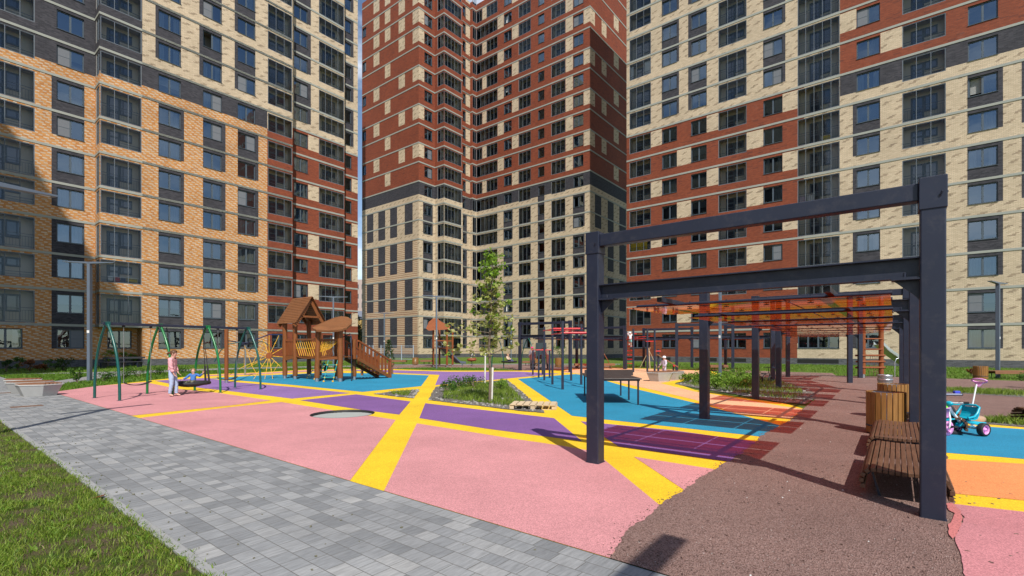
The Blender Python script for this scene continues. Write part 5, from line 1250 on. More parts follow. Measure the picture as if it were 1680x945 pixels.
# ---------------------------------------------------------------- slide tower behind
t = thing('slide', 'red-brown slide tower with curved roof and steel chute on the back gravel', 'slide', tuple(G(711, 602)))
a, b_ = G(711, 602.2), G(733.3, 602.2); a2, b2 = a + Vector((.3, 1.3, 0)), b_ + Vector((.3, 1.3, 0))
for p in (a, b_, a2, b2):
    m = MB(); m.tube([p + Vector((0, 0, .15)), p + Vector((0, 0, 3.15))], .085, 10); m.build('post', 'redwood', t); m = MB(); m.tube([p, p + Vector((0, 0, .25))], .07, 8); m.build('post_shoe', 'galv', t)
lf2 = [(-.55, 0), (-.42, .55), (-.1, .88), (.25, .85), (.55, .6), (1.0, .35), (1.4, .2), (1.3, -.02), (.9, -.1), (.2, -.12), (-.3, -.18)]
m = MB(); m.slab([a + Vector((x, -.25 + .9 * y, 3.12 + y * .95)) for x, y in lf2], (0, .05, .06)); m.build('roof', 'redwood', t)
m = MB(); m.box((a + b2) / 2 + Vector((0, 0, 1.55)), (1.2, 1.3, .08)); m.build('deck', 'redwood', t)
m = MB(); m.beam(a + Vector((0, 0, 2.15)), b_ + Vector((0, 0, 2.15)), .07, .09); m.beam(a2 + Vector((0, 0, 2.15)), b2 + Vector((0, 0, 2.15)), .07, .09); m.build('rail', 'redwood', t)
m = MB()
for i in range(6): m.beam(a + Vector((-.12, 0, .3 + i * .24)), a + Vector((-.12, .9, .3 + i * .24)), .06, .05)
m.build('ladder', 'redwood', t)
s0, s1 = b_ + Vector((-.55, .5, 1.62)), G(751, 600.5) + Vector((0, 0, .28)); s2 = s1 + Vector((.5, -.1, -.05)); sd = (s1 - s0).normalized(); sn = Vector((-sd.y, sd.x, 0)).normalized() * .27
m = MB()
for p, q in ((s0, s1), (s1, s2)):
    m.slab([p - sn, q - sn, q + sn, p + sn], (0, 0, -.02))
    for s in (-1, 1): m.slab([p + sn * s, q + sn * s, q + sn * s + Vector((0, 0, .16)), p + sn * s + Vector((0, 0, .16))], (sn.x * s * .08, sn.y * s * .08, 0))
m.box(s2 + Vector((-.1, 0, -.1)), (.06, .4, .26)); m.build('chute', 'steel_l', t)
m = MB(); 
for s in (-1, 1): m.tube([s0 + sn * s + Vector((-.2, 0, .0)), s0 + sn * s + Vector((-.1, 0, .72)), s0 + sn * s + Vector((.35, 0, .2))], .025, 6)
m.build('handrail', 'chrome', t)
# spring rider
sr = G(774, 601); t = thing('spring_rider', 'small orange-brown spring rider with white grip on the back gravel', 'spring rider', tuple(sr))
m = MB(); m.tube([sr + Vector((.07 * cos(i * .9), .07 * sin(i * .9), .02 + i * .021)) for i in range(20)], .018, 5); m.build('spring', 'steel', t)
m = MB(); m.ball(sr + Vector((0, 0, .56)), (.42, .2, .15), 14, 8); m.box(sr + Vector((.25, 0, .66)), (.2, .12, .14)); m.build('body', 'redwood', t); m = MB(); m.beam(sr + Vector((-.1, 0, .6)), sr + Vector((.08, 0, 1.15)), .05, .04); m.beam(sr + Vector((.0, -.18, .95)), sr + Vector((.0, .18, .95)), .04, .04); m.build('grip', 'white', t)
# ---------------------------------------------------------------- table tennis table
tc = Vector((2.93, 14.68, 0)); t = thing('table_tennis', 'dark outdoor table tennis table with solid net on the blue rubber', 'table', tuple(tc), R(-2))
m = MB(); m.box((0, 0, .735), (1.36, 2.74, .035)); m.box((0, 0, .70), (1.28, 2.66, .05)); m.build('table_top', 'table', t, local=True, bevel=.006)
m = MB(); m.box((0, 0, .84), (1.46, .03, .17)); m.build('net', 'table', t, local=True)
for x in (-.58, .60):
    for y in (-1.27, -.02, 1.27): m = MB(); m.box((x, y, .34), (.045, .045, .68)); m.box((x, y, .006), (.1, .1, .012)); m.build('leg', 'steel', t, local=True)
# ---------------------------------------------------------------- pull-up bars
t = thing('pull_up_bars', 'grey pull-up posts with two levels of red bars on the blue rubber', 'exercise bars', (1.73, 20.75, 0))
ps = {k: Vector(v) for k, v in dict(a=(1.56, 23.4, 0), b=(1.73, 20.75, 0), c=(1.91, 18.3, 0), d=(2.83, 23.2, 0), e=(2.95, 20.65, 0), f=(3.06, 18.3, 0)).items()}
for k, p in ps.items(): m = MB(); m.box(p + Vector((0, 0, 1.3)), (.085, .085, 2.6), .1); m.build('post', 'steel', t)
def bar(k0, k1, z, off=.05, mat='red', r=.022):
    m = MB(); m.tube([ps[k0] + Vector((-off, 0, z)), ps[k1] + Vector((off, 0, z))], r, 8); m.build('bar', mat, t)
bar('b', 'e', 2.40, r=.04); bar('c', 'f', 2.15, r=.04); bar('a', 'b', 2.40); bar('b', 'c', 2.15); bar('d', 'e', 2.40); bar('e', 'f', 2.15); bar('a', 'd', 2.42)
t = thing('low_bars', 'set of low grey posts with red top bars beyond the pull-up bars', 'exercise bars', (1.4, 25.4, 0))
ps = dict(a=Vector((1.21, 28.1, 0)), b=Vector((1.4, 25.4, 0)), c=Vector((1.77, 28.2, 0)), d=Vector((1.97, 25.4, 0)))
for k, p in ps.items(): m = MB(); m.box(p + Vector((0, 0, .73)), (.085, .085, 1.46), .1); m.build('post', 'steel', t)
for a, b_ in (('a', 'b'), ('c', 'd'), ('b', 'd'), ('a', 'c')): bar(a, b_, 1.46, .12, r=.024)
t = thing('monkey_bars', 'red ladder with red overhead bars on grey posts, a child climbing it', 'climbing frame', tuple(G(1033, 605)))
ps = dict(a=G(1027.5, 605.5), b=G(1039, 611), c=G(1062, 610), d=G(1074, 610.2))
for k, p in ps.items(): m = MB(); m.box(p + Vector((0, 0, 1.4)), (.10, .10, 2.8), .1); m.build('post', 'steel', t)
la, lb = G(1028.2, 605) , G(1038, 605.2)
m = MB()
for p in (la, lb): m.tube([p + Vector((0, 0, .15)), p + Vector((0, 0, 2.72))], .034, 8)
m.build('ladder_side', 'red', t)
for i in range(8): m = MB(); m.tube([la + Vector((0, 0, .4 + i * .32)), lb + Vector((0, 0, .4 + i * .32))], .026, 8); m.build('rung', 'red', t)
for z, a, b_ in ((2.2, la - Vector((.25, 0, 0)), ps['c']), (2.35, lb, ps['d']), (2.62, la - Vector((.2, 0, 0)), lb + Vector((.3, 0, 0))), (2.0, ps['c'] - Vector((.1, 0, 0)), ps['d'] + Vector((.1, 0, 0)))): m = MB(); m.tube([a + Vector((0, 0, z)), b_ + Vector((0, 0, z))], .03, 8); m.build('bar', 'red', t)
t = thing('training_bench', 'sloping sit-up bench with red brackets behind the concrete seats', 'exercise bench', tuple(G(1080, 609.5)))
p = G(1080, 609.5); m = MB(); m.box(p + Vector((0, 0, .75)), (.11, .11, 1.5)); m.box(p + Vector((1.0, 0, .2)), (.09, .09, .4)); m.build('post', 'steel', t); m = MB(); m.beam(p + Vector((-.1, 0, 1.15)), p + Vector((1.25, -.2, .3)), .3, .06); m.build('board', 'plank_brown', t); m = MB(); m.tube([p + Vector((-.25, -.06, 1.35)), p + Vector((.15, -.06, 1.35))], .035, 8); m.tube([p + Vector((.95, -.3, .4)), p + Vector((1.1, .2, .4))], .06, 8); m.build('bracket', 'red', t)
# ---------------------------------------------------------------- pallet
pc = Vector((.58, 12.75, 0)); t = thing('pallet', 'pale wooden pallet lying at the corner of the planted tree bed', 'pallet', tuple(pc), R(-8))
m = MB(); 
for i in range(7): m.box((-.51 + i * .17, 0, .132), (.135, .8, .02), mat=0)
m.build('top_boards', 'pallet', t, local=True)
m = MB()
for y in (-.33, 0, .33): m.box((0, y, .108), (1.2, .09, .02)); m.box((0, y, .012), (1.2, .09, .02))
m.build('stringer', 'pallet', t, local=True)
m = MB()
for y in (-.34, 0, .34):
    for x in (-.54, 0, .54): m.box((x, y, .06), (.11, .09, .074))
m.build('block', 'pallet', t, local=True)
# ---------------------------------------------------------------- back swings (teal arches)
t = thing('swing_set', 'far green arched swing set behind the tall pergola frame', 'swing set', tuple(G(820, 602)))
q0, q1 = G(828.5, 600.5), G(868, 602.0); dd = (q1 - q0).normalized(); nn = Vector((dd.y, -dd.x, 0))
q0, q1 = Vector((-1.1, 37.2, 0)), Vector((1.2, 36.4, 0)); dd = (q1 - q0).normalized(); nn = Vector((.75, -1.1, 0)).normalized()
for c in (q0, q1):
    for s in (-1, 1): m = MB(); arch_leg(m, c, nn * s, .85, 2.3); m.build('leg', 'teal', t)
m = MB(); m.beam(q0 + Vector((0, 0, 2.3)), q1 + Vector((0, 0, 2.3)), .09, .09); m.build('top_beam', 'steel', t)
SB = Vector((-.22, 36.7, .52)); t = thing('basket_swing', 'far dark basket swing with a fair-haired child sitting on it', 'swing', tuple(SB))
m = MB(); m.tube([SB + Vector((.55 * cos(2 * pi * i / 20), .55 * sin(2 * pi * i / 20), 0)) for i in range(21)], .06, 8, cap=False); m.build('ring', 'rubber_black', t)
m = MB(); m.lathe(SB, [(0, -.1), (.3, -.08), (.54, 0)], 16, cap=False); m.build('net', 'rubber_black', t)
for x in (-.5, .5):
    for y in (-.2, .2): m = MB(); m.tube([SB + Vector((x, y, 0)), SB + Vector((x * 1.3, 0, 1.76))], .011, 5); m.build('rope', 'chain', t)
# ---------------------------------------------------------------- wooden climbing ladder with steel slide, far right
t = thing('climbing_ladder', 'tall brown wooden climbing ladder with steel slide by the right lawn', 'climbing frame', tuple(G(1416, 620)))
a, b_ = G(1415.8, 620), Vector((19.35, 25.4, 0))
for p in (a, b_): m = MB(); m.tube([p + Vector((0, 0, .2)), p + Vector((0, 0, 2.9))], .115, 12); m.build('post', 'redwood', t); m = MB(); m.tube([p, p + Vector((0, 0, .3))], .09, 10); m.build('post_shoe', 'galv', t)
for i, (z, o, r) in enumerate(((.55, .45, .05), (.86, .42, .05), (1.18, .45, .05), (1.5, 0, .035), (2.05, 0, .035), (2.55, 0, .035))):
    m = MB(); d = (b_ - a).normalized(); m.tube([a - d * o + Vector((0, -.1, z)), b_ + d * (.12 if o else 0) + Vector((0, -.1, z))], r, 8); m.build('rung', 'redwood', t)
m = MB()
for i in range(4): m.tube([a + (b_ - a) * (.35 + i * .12) + Vector((0, -.08, 1.15)), a + (b_ - a) * (.3 + i * .15) + Vector((.1 * sin(i), -.08, .12))], .012, 5)
for z in (.3, .6, .9): m.tube([a + (b_ - a) * .3 + Vector((0, -.08, z)), a + (b_ - a) * .75 + Vector((0, -.08, z + .05))], .012, 5)
m.build('rope_net', 'rust', t)
s0 = b_ + Vector((.3, .6, 1.75)); pts = [s0, s0 + Vector((.35, 0, -.35)), s0 + Vector((1.0, .1, -.75)), s0 + Vector((1.7, .2, -1.2)), s0 + Vector((2.3, .3, -1.5)), s0 + Vector((2.7, .3, -1.52))]
m = MB()
for p, q in zip(pts, pts[1:]):
    w = Vector((-.05, .26, 0)); m.slab([p - w, q - w, q + w, p + w], (0, 0, -.02))
    for s in (-1, 1): m.slab([p + w * s, q + w * s, q + w * s + Vector((0, 0, .17)), p + w * s + Vector((0, 0, .17))], (0, .02 * s, 0))
m.build('chute', 'chrome', t)
m = MB(); h = G(1468, 620); m.tube([h, h + Vector((0, 0, .8)), h + Vector((.08, 0, 1.0)), h + Vector((.3, 0, 1.08)), h + Vector((.55, .2, 1.0))], .022, 8); m.build('handle', 'chrome', t)
# crossed stakes round young trees
def teepee(label, c, H=1.75, sp=.75):
    t = thing('tree_stakes', label, 'tree stakes', tuple(c), 0, 'crossed pole supports'); 
    for g in (20, 140, 260):
        d = Vector((cos(R(g)), sin(R(g)), 0)); m = MB(); m.tube([c + d * sp, c - d * .12 + Vector((0, 0, H))], .03, 6); m.build('pole', 'pole_wood', t)
    m = MB(); m.tube([c + Vector((0, 0, 0)), c + Vector((.03, 0, 1.2)), c + Vector((0, .03, 2.5))], [.02, .016, .008], 6); m.build('sapling', 'bark', t)
teepee('crossed pale poles holding a sapling, before the shaded tower side', Vector((6.9, 37.5, 0)), 1.7, .95)
teepee('crossed pale poles holding a sapling, before the red brick wall', Vector((10.6, 37.5, 0)), 1.6, .75)
# mesh fence
t = thing('mesh_fence', 'grey-blue welded mesh fence panels by the tower plinth', 'fence', (-20, 66, 0)); posts = [(590, 588.5), (598, 588.3), (606, 588.2), (622, 588.4), (641, 588.3), (662, 588.0), (684, 587.6)]
pp = [Vector(((x - CX) / FPX * 62, 62 + (640 - x) * .05, 0)) for x, _ in posts]
for p in pp: m = MB(); m.box(p + Vector((0, 0, .95)), (.10, .06, 1.9)); m.build('post', 'fence', t)
for i, (p, q) in enumerate(zip(pp, pp[1:])):
    if i == 2: continue
    m = MB(); k = int((q - p).length / .11)
    for j in range(k): m.tube([p.lerp(q, j / k) + Vector((0, 0, .1)), p.lerp(q, j / k) + Vector((0, 0, 1.8))], .006, 4)
    for z in (.12, .5, .9, 1.3, 1.8): m.beam(p + Vector((0, 0, z)), q + Vector((0, 0, z)), .02, .02 if z not in (.12, 1.8) else .05)
    m.build('mesh_panel', 'fence', t)
# ---------------------------------------------------------------- push tricycle
hd = Vector((-.97, -.24, 0)).normalized(); ax = Vector((-hd.y, hd.x, 0))       # heading, axle
TB = Vector((8.31, 8.80, .026)); ang = atan2(hd.y, hd.x)
t = thing('tricycle', 'turquoise and pink toddler tricycle with white push handle on the blue rubber', 'tricycle', tuple(TB), ang)   # local x = forward, y = left
def wheel(c, r, w, tyre):
    m = MB(); M = Matrix.Rotation(R(90), 3, 'X')
    m.lathe(c, [(r * .70, -w * .5), (r * .95, -w * .5), (r, -w * .3), (r, w * .3), (r * .95, w * .5), (r * .70, w * .5)], 24, 0, M=M, cap=False); o = m.build('wheel', tyre, t, local=True)
    m = MB(); m.lathe(c, [(r * .72, -w * .46), (r * .66, -w * .50), (r * .60, -w * .2), (r * .60, w * .2), (r * .66, w * .5), (r * .72, w * .46)], 24, 0, M=M, cap=False); m.lathe(c, [(0, -w * .44), (r * .22, -w * .44), (r * .22, w * .44), (0, w * .44)], 12, 0, M=M, cap=False)
    for i in range(5):
        a = 2 * pi * i / 5 + .4; d = Vector((cos(a), 0, sin(a))); m.beam(Vector(c) + d * r * .18, Vector(c) + d * r * .66, w * .5, r * .2, up=(0, 1, 0))
    m.build('rim', 'tri_pink', o, local=True)
for s in (-1, 1): wheel((0, s * .215, .118), .116, .085, 'rubber_black')
wheel((.56, 0, .135), .134, .07, 'tri_pink')
m = MB(); m.tube([(0, -.2, .118), (0, .2, .118)], .014, 8); m.tube([(.02, 0, .13), (.2, 0, .2), (.44, 0, .42), (.50, 0, .52)], .026, 10); m.tube([(.03, -.16, .13), (.22, -.05, .27), (.3, 0, .3)], .016, 8); m.tube([(.03, .16, .13), (.22, .05, .27), (.3, 0, .3)], .016, 8); m.build('frame', 'tri_white', t, local=True)
m = MB(); m.slab([(-.16, -.16, .20), (.06, -.17, .185), (.22, -.10, .24), (.22, .10, .24), (.06, .17, .185), (-.16, .16, .20)], (0, 0, .03)); m.slab([(-.17, -.16, .23), (.02, -.17, .20), (.02, -.15, .12), (-.1, -.15, .16)], (0, .02, 0)); m.slab([(.14, -.09, .24), (.30, -.04, .15), (.30, .04, .15), (.14, .09, .24)], (0, 0, .05)); m.build('rear_tray', 'tri_blue', t, local=True, bevel=.006)
m = MB()                                                        # bucket seat
seat = [(.24, .31), (.20, .30), (.10, .295), (.04, .31), (.0, .37), (-.02, .44), (-.03, .50)]
for (x0, z0_), (x1, z1_) in zip(seat, seat[1:]): m.slab([(x0, -.14, z0_), (x1, -.14, z1_), (x1, .14, z1_), (x0, .14, z0_)], (-.012, 0, -.02))
for s in (-1, 1): m.tube([(.25, s * .135, .315), (.12, s * .15, .34), (.05, s * .15, .40), (-.02, s * .14, .50)], .02, 8)
m.tube([(-.02, -.14, .5), (-.03, -.08, .53), (-.03, .08, .53), (-.02, .14, .5)], .02, 8); m.tube([(.04, -.14, .52), (.2, -.18, .53), (.36, -.10, .55)], .014, 8); m.build('seat', 'tri_blue', t, local=True)
m = MB(); m.tube([(-.02, 0, .22), (-.045, 0, .45), (-.20, -.02, .90)], .014, 8); m.build('push_pole', 'tri_white', t, local=True)
m = MB(); hp = [Vector((-.20 - .02, 0, .93)) + Vector((.05 * sin(2 * pi * i / 20) * .6 - .02, .115 * cos(2 * pi * i / 20), .035 + .035 * sin(2 * pi * i / 20))) for i in range(21)]; m.tube(hp, .016, 8, cap=False); m.slab([(-.19, -.025, .86), (-.19, .025, .86), (-.225, .075, .945), (-.225, -.075, .945)], (-.03, 0, .0)); m.build('push_handle', 'tri_pink', t, local=True, bevel=.006)
m = MB(); m.tube([(.56, -.05, .13), (.54, -.05, .3), (.50, 0, .42), (.47, 0, .6)], .015, 8); m.tube([(.56, .05, .13), (.54, .05, .3), (.50, 0, .42)], .015, 8); m.tube([(.44, -.19, .60), (.48, -.1, .585), (.48, .1, .585), (.44, .19, .60)], .015, 8); m.build('fork', 'tri_white', t, local=True)
for s in (-1, 1): m = MB(); m.tube([(.40, s * .25, .605), (.46, s * .13, .597)], .019, 8); m.build('grip', 'rubber_black', t, local=True)
m = MB(); m.ball((.50, 0, .57), (.05, .07, .045), 12, 8); m.build('headset', 'tri_blue', t, local=True); m = MB(); m.slab([(.42, -.05, .285), (.68, -.05, .265), (.68, .05, .265), (.42, .05, .285)], (0, 0, .02)); m.build('mudguard', 'tri_blue', t, local=True, bevel=.006)
m = MB(); m.lathe((.62, 0, .33), [(.065, 0), (.085, .16), (.093, .16), (.093, .175), (.08, .175), (.06, .01), (0, .01)], 16, 0, cap=False); m.build('basket', 'tri_pink', t, local=True)
m = MB(); m.ball((.62, 0, .50), (.06, .06, .05), 12, 8); m.build('toy', 'lime', t, local=True)
for s in (-1, 1): m = MB(); m.tube([(.56, s * .13, .135 + s * .04), (.56, s * .04, .135)], .01, 6); m.box((.56, s * .13, .135 + s * .04), (.09, .06, .025)); m.build('pedal', 'rubber_black', t, local=True)
# things lying about
t = thing('boulder', 'flat tan rock lying on the rubber edge behind the tricycle', 'rock', tuple(G(1592, 695)))
m = MB(); m.ball((0, 0, .10), (.26, .2, .13), 14, 9); o = m.build('rock', 'stone', t, local=True); rn_ = random.Random(3)
for v in o.data.vertices: v.co *= 1 + rn_.uniform(-.08, .08); v.co.z = min(v.co.z, .17)
t = thing('toy_scooter', 'grey-blue toy scooter with royal blue end lying on the gravel strip', 'scooter', tuple(G(1562, 650)))
m = MB(); m.box((-.1, 0, .06), (.75, .16, .05)); m.build('deck', 'greyblue', t, local=True, bevel=.02); m = MB(); m.box((.24, .1, .12), (.18, .10, .09)); m.build('brake', 'royal', t, local=True, bevel=.02); m = MB(); m.lathe((-.42, 0, .05), [(0, -.02), (.05, -.02), (.05, .02), (0, .02)], 12, M=Matrix.Rotation(R(90), 3, 'X'), cap=False); m.lathe((.3, 0, .05), [(0, -.02), (.05, -.02), (.05, .02), (0, .02)], 12, M=Matrix.Rotation(R(90), 3, 'X'), cap=False); m.build('wheel', 'rubber_black', t, local=True)
bk = G(1256, 628); t = thing('balance_bike', 'small dark kick bike parked by a pergola post behind the plant bed', 'bike', tuple(bk), R(25))
for x in (-.33, .33): m = MB(); m.lathe((x, 0, .16), [(.11, -.02), (.155, -.02), (.155, .02), (.11, .02)], 18, M=Matrix.Rotation(R(90), 3, 'X'), cap=False); o = m.build('wheel', 'rubber_black', t, local=True)
m = MB(); m.tube([(-.33, 0, .16), (-.1, 0, .36), (.22, 0, .46), (.33, 0, .16)], .02, 6); m.tube([(.22, 0, .46), (.17, 0, .68)], .016, 6); m.tube([(.17, -.2, .7), (.17, .2, .7)], .016, 6); m.build('frame', 'rubber_black', t, local=True); m = MB(); m.box((-.14, 0, .43), (.22, .09, .05)); m.build('saddle', 'rubber_black', t, local=True)
mh = G(44, 667.3); t = thing('drain_cover', 'rusty rectangular drain cover in the paving in front of the concrete seats', 'drain cover', tuple(mh), atan2(E2.y, E2.x))
m = MB(); m.box((0, 0, .012), (.62, .30, .012)); m.build('lid', 'rust', t, local=True)
mh = G(14, 644.8); t = thing('drain_cover', 'rusty drain cover in the paving left of the concrete seats', 'drain cover', tuple(mh), atan2(E2.y, E2.x))
m = MB(); m.box((0, 0, .012), (.62, .25, .012)); m.build('lid', 'rust', t, local=True)
def skin_mesh(name, J, bones, root, mat, grow=0.0, levels=2, scale=1.0):
    names = []
    for a, b in bones:
        for k in (a, b):
            if k not in names: names.append(k)
    me = bpy.data.meshes.new('tmp'); me.from_pydata([tuple(J[k][0]) for k in names], [(names.index(a), names.index(b)) for a, b in bones], [])
    o = bpy.data.objects.new('tmp', me); COL.objects.link(o); md = o.modifiers.new('Skin', 'SKIN'); md.use_smooth_shade = True; md.branch_smoothing = .6
    for i, k in enumerate(names):
        r = (J[k][1] + grow) * scale; me.skin_vertices[0].data[i].radius = (r, r * (J[k][2] if len(J[k]) > 2 else 1)); me.skin_vertices[0].data[i].use_root = (k == root)
    ss = o.modifiers.new('Sub', 'SUBSURF'); ss.levels = levels; ss.render_levels = levels
    dg = bpy.context.evaluated_depsgraph_get(); out = bpy.data.meshes.new_from_object(o.evaluated_get(dg)); bpy.data.objects.remove(o); bpy.data.meshes.remove(me)
    out.name = name; out.materials.clear(); out.materials.append(MAT(mat)); out.polygons.foreach_set('use_smooth', [True] * len(out.polygons)); return out
def human(label, base, yaw, H, pose, clothes, hair='hair', fingers=False, hat=None, hairstyle='short', child=False, shoes=None, cat='person'):
    """standing skeleton in local axes (x forward, y left, z up); pose overrides joint places as fractions of H"""
    f = H
    big = 1.22 if child is True else (1.12 if child else 1.0)
    r = lambda v: v * f / 1.7 * (1.08 if child else 1)
    J = dict(pel=((0, 0, .535), r(.115)), wai=((.0, 0, .63), r(.10)), che=((.005, 0, .745), r(.118)), nec=((-.005, 0, .84), r(.053)), jaw=((.022, 0, .878), r(.066) * big), sku=((.012, 0, .935), r(.088) * big), cro=((.002, 0, .972), r(.062) * big))
    for s, y in (('L', 1), ('R', -1)):
        J['hip' + s] = ((0, y * .052, .50), r(.085)); J['kne' + s] = ((.01, y * .055, .285), r(.055)); J['ank' + s] = ((-.01, y * .055, .045), r(.036)); J['toe' + s] = ((.07, y * .065, .018), r(.026))
        J['sho' + s] = ((0, y * .098, .815), r(.052)); J['elb' + s] = ((-.01, y * .125, .645), r(.038)); J['wri' + s] = ((.03, y * .13, .505), r(.025)); J['han' + s] = ((.045, y * .13, .465), r(.028)); 
    for k, v in pose.items(): J[k] = (v, J[k][1])
    t = thing('person', label, cat, tuple(base), yaw)
    Mz = {k: (Vector(v[0]) * f, v[1]) for k, v in J.items()}
    bones = [('pel', 'wai'), ('wai', 'che'), ('che', 'nec'), ('nec', 'jaw'), ('jaw', 'sku'), ('sku', 'cro')]
    for s in 'LR':
        bones += [('pel', 'hip' + s), ('hip' + s, 'kne' + s), ('kne' + s, 'ank' + s), ('ank' + s, 'toe' + s), ('che', 'sho' + s), ('sho' + s, 'elb' + s), ('elb' + s, 'wri' + s), ('wri' + s, 'han' + s)]
        h = Mz['han' + s][0]; w = Mz['wri' + s][0]; d = (h - w).normalized(); side = d.cross(Vector((1, 0, 0)) if abs(d.x) < .7 else Vector((0, 0, 1))).normalized(); up = side.cross(d)
        n = [('th', -.9, .55, .62), ('i1', -.45, 1, .95), ('i2', -.12, 1, 1.05), ('i3', .2, 1, .98), ('i4', .5, .9, .78)]
        for nm, off, a, ln in n:
            L = .042 * f * ln; b0 = h + side * off * .026 * f * (1.5 if nm == 'th' else 1); t1 = b0 + d * L * a + (side * off * L * .9 if nm == 'th' else Vector()) + up * L * .15; t2 = t1 + d * L * .55 + up * L * .42
            Mz[nm + 'a' + s] = (b0, .0075 * f / 1.7 * 1.2); Mz[nm + 'b' + s] = (t1, .0072 * f / 1.7 * 1.15); Mz[nm + 'c' + s] = (t2, .0055 * f / 1.7 * 1.1)
            bones += [('han' + s, nm + 'a' + s), (nm + 'a' + s, nm + 'b' + s), (nm + 'b' + s, nm + 'c' + s)]
    def put(me, nm):
        o = bpy.data.objects.new(nm, me); COL.objects.link(o); o.parent = t; return o
    body = put(skin_mesh('body', Mz, bones, 'pel', 'skin'), 'body')
    # clothes: shells grown outwards from the body surface itself, cut at neckline, cuffs and hems
    bd = body.data; bd.update(); co = [v.co.copy() for v in bd.vertices]; no = [v.normal.copy() for v in bd.vertices]
    segs = [(x, y, Mz[x][0], Mz[y][0], Mz[x][1], Mz[y][1]) for x, y in bones]; near_ = []
    for c in co:
        best = None
        for x, y, A_, B_, ra, rb in segs:
            ab = B_ - A_; tt = max(0, min(1, (c - A_).dot(ab) / max(ab.length_squared, 1e-9))); dd = (c - (A_ + ab * tt)).length - (ra + (rb - ra) * tt)
            if best is None or dd < best[0]: best = (dd, x, y, tt)
        near_.append(best)
    def worn(kind, q):
        _, x, y, tt = q; k = (x.rstrip('LR'), y.rstrip('LR'))
        top = k == ('pel', 'wai') and tt > .15 or k in (('wai', 'che'), ('che', 'sho'), ('sho', 'elb')) or k == ('che', 'nec') and tt < .62 or k == ('elb', 'wri') and tt < .93
        hips = k == ('pel', 'hip') or k == ('pel', 'wai') and tt < .75
        if kind == 'top': return top or k == ('pel', 'wai') or k == ('pel', 'hip') and tt < .35
        if kind == 'legs': return hips or k == ('hip', 'kne') or k == ('kne', 'ank') and tt < .93
        if kind == 'shorts': return hips or k == ('hip', 'kne') and tt < .9
        if kind == 'coat': return top or hips or k == ('pel', 'wai') or k == ('hip', 'kne') or k == ('kne', 'ank') and tt < .15
    for nm, kind, mat, g in clothes:
        keepv = [worn(kind, q) for q in near_]; idx = {}; vs = []; fs = []; gg = g * f / 1.7
        for p in bd.polygons:
            if all(keepv[i] for i in p.vertices):
                fc = []
                for i in p.vertices:
                    if i not in idx:
                        c = co[i]; w = 1 + .35 * sin(c.z * 95 / f + 6 * sin(c.x * 30 / f)) * cos(c.y * 50 / f + c.z * 20 / f); idx[i] = len(vs); vs.append(c + no[i] * gg * w)
                    fc.append(idx[i])
                fs.append(tuple(fc))
        me = bpy.data.meshes.new(nm); me.from_pydata([tuple(v) for v in vs], [], fs); me.materials.append(MAT(mat)); me.polygons.foreach_set('use_smooth', [True] * len(fs)); me.update()
        o = put(me, nm); sd = o.modifiers.new('Solid', 'SOLIDIFY'); sd.thickness = .008; sd.offset = -1; ss = o.modifiers.new('Sub', 'SUBSURF'); ss.levels = ss.render_levels = 1
    # face: eyes, nose, mouth, ears
    sk = Mz['sku'][0]; ja = Mz['jaw'][0]; hr = Mz['sku'][1]; fw = Vector((1, 0, 0)); upv = (Mz['cro'][0] - ja).normalized(); fw = (fw - upv * fw.dot(upv)).normalized(); lf_ = upv.cross(fw)
    ec = sk - upv * hr * .18
    for s in (-1, 1):
        m = MB(); m.ball(ec + fw * hr * .86 + lf_ * s * hr * .36, (hr * .07, hr * .10, hr * .07), 8, 6); m.build('eye', 'eye', t, local=True)
        m = MB(); m.ball(ec + lf_ * s * hr * 1.0 - fw * hr * .05 - upv * hr * .1, (hr * .16, hr * .08, hr * .26), 8, 6); m.build('ear', 'skin', t, local=True)
    m = MB(); m.ball(ec + fw * hr * .93 - upv * hr * .30, (hr * .17, hr * .12, hr * .22), 8, 6); m.build('nose', 'skin', t, local=True)
    m = MB(); m.ball(ec + fw * hr * .86 - upv * hr * .72, (hr * .06, hr * .20, hr * .045), 8, 6); m.build('mouth', 'lip', t, local=True)
    # hair
    hm = MB(); Mr = Matrix((fw, lf_, upv)).transposed(); nu, nv = 18, 9; vs = []; c = sk + upv * hr * .12 - fw * hr * .10; rr = hr * 1.12
    rg = random.Random(len(label))
    for i in range(nv + 1):
        for j in range(nu):
            ph = 2 * pi * j / nu; front = max(0, cos(ph)); lim = R(118) - R(62) * front ** 1.2; th = lim * i / nv
            vs.append(c + Mr @ Vector((sin(th) * cos(ph) * rr, sin(th) * sin(ph) * rr * .95, cos(th) * rr * .98)) * (1 + .03 * rg.uniform(-1, 1)))
    hm.add(vs, [(i * nu + j, (i + 1) * nu + j, (i + 1) * nu + (j + 1) % nu, i * nu + (j + 1) % nu) for i in range(nv) for j in range(nu)], 0, True)
    if hairstyle == 'ponytail':
        b0 = c - fw * rr * .95 + upv * rr * .15; hm.tube([b0 + fw * .02, b0 - fw * rr * .35 - upv * rr * .05, b0 - fw * rr * .75 - upv * rr * .35, b0 - fw * rr * .8 - upv * rr * .9], [rr * .22, rr * .34, rr * .30, rr * .08], 8)
    if hat:
        m = MB(); m.lathe(c, [(rr * 1.06, -rr * .02), (rr * 1.02, rr * .45), (rr * .75, rr * .9), (rr * .3, rr * 1.08), (0, rr * 1.1)], 16, 0, M=Mr, cap=False); m.slab([c + Mr @ Vector((rr * x, rr * y, rr * .0)) for x, y in ((.8, .8), (1.5, .55), (1.75, 0), (1.5, -.55), (.8, -.8))], Mr @ Vector((0, 0, rr * .08))); m.build('cap', hat, t, local=True)
    hm.build('hair', hair, t, local=True)
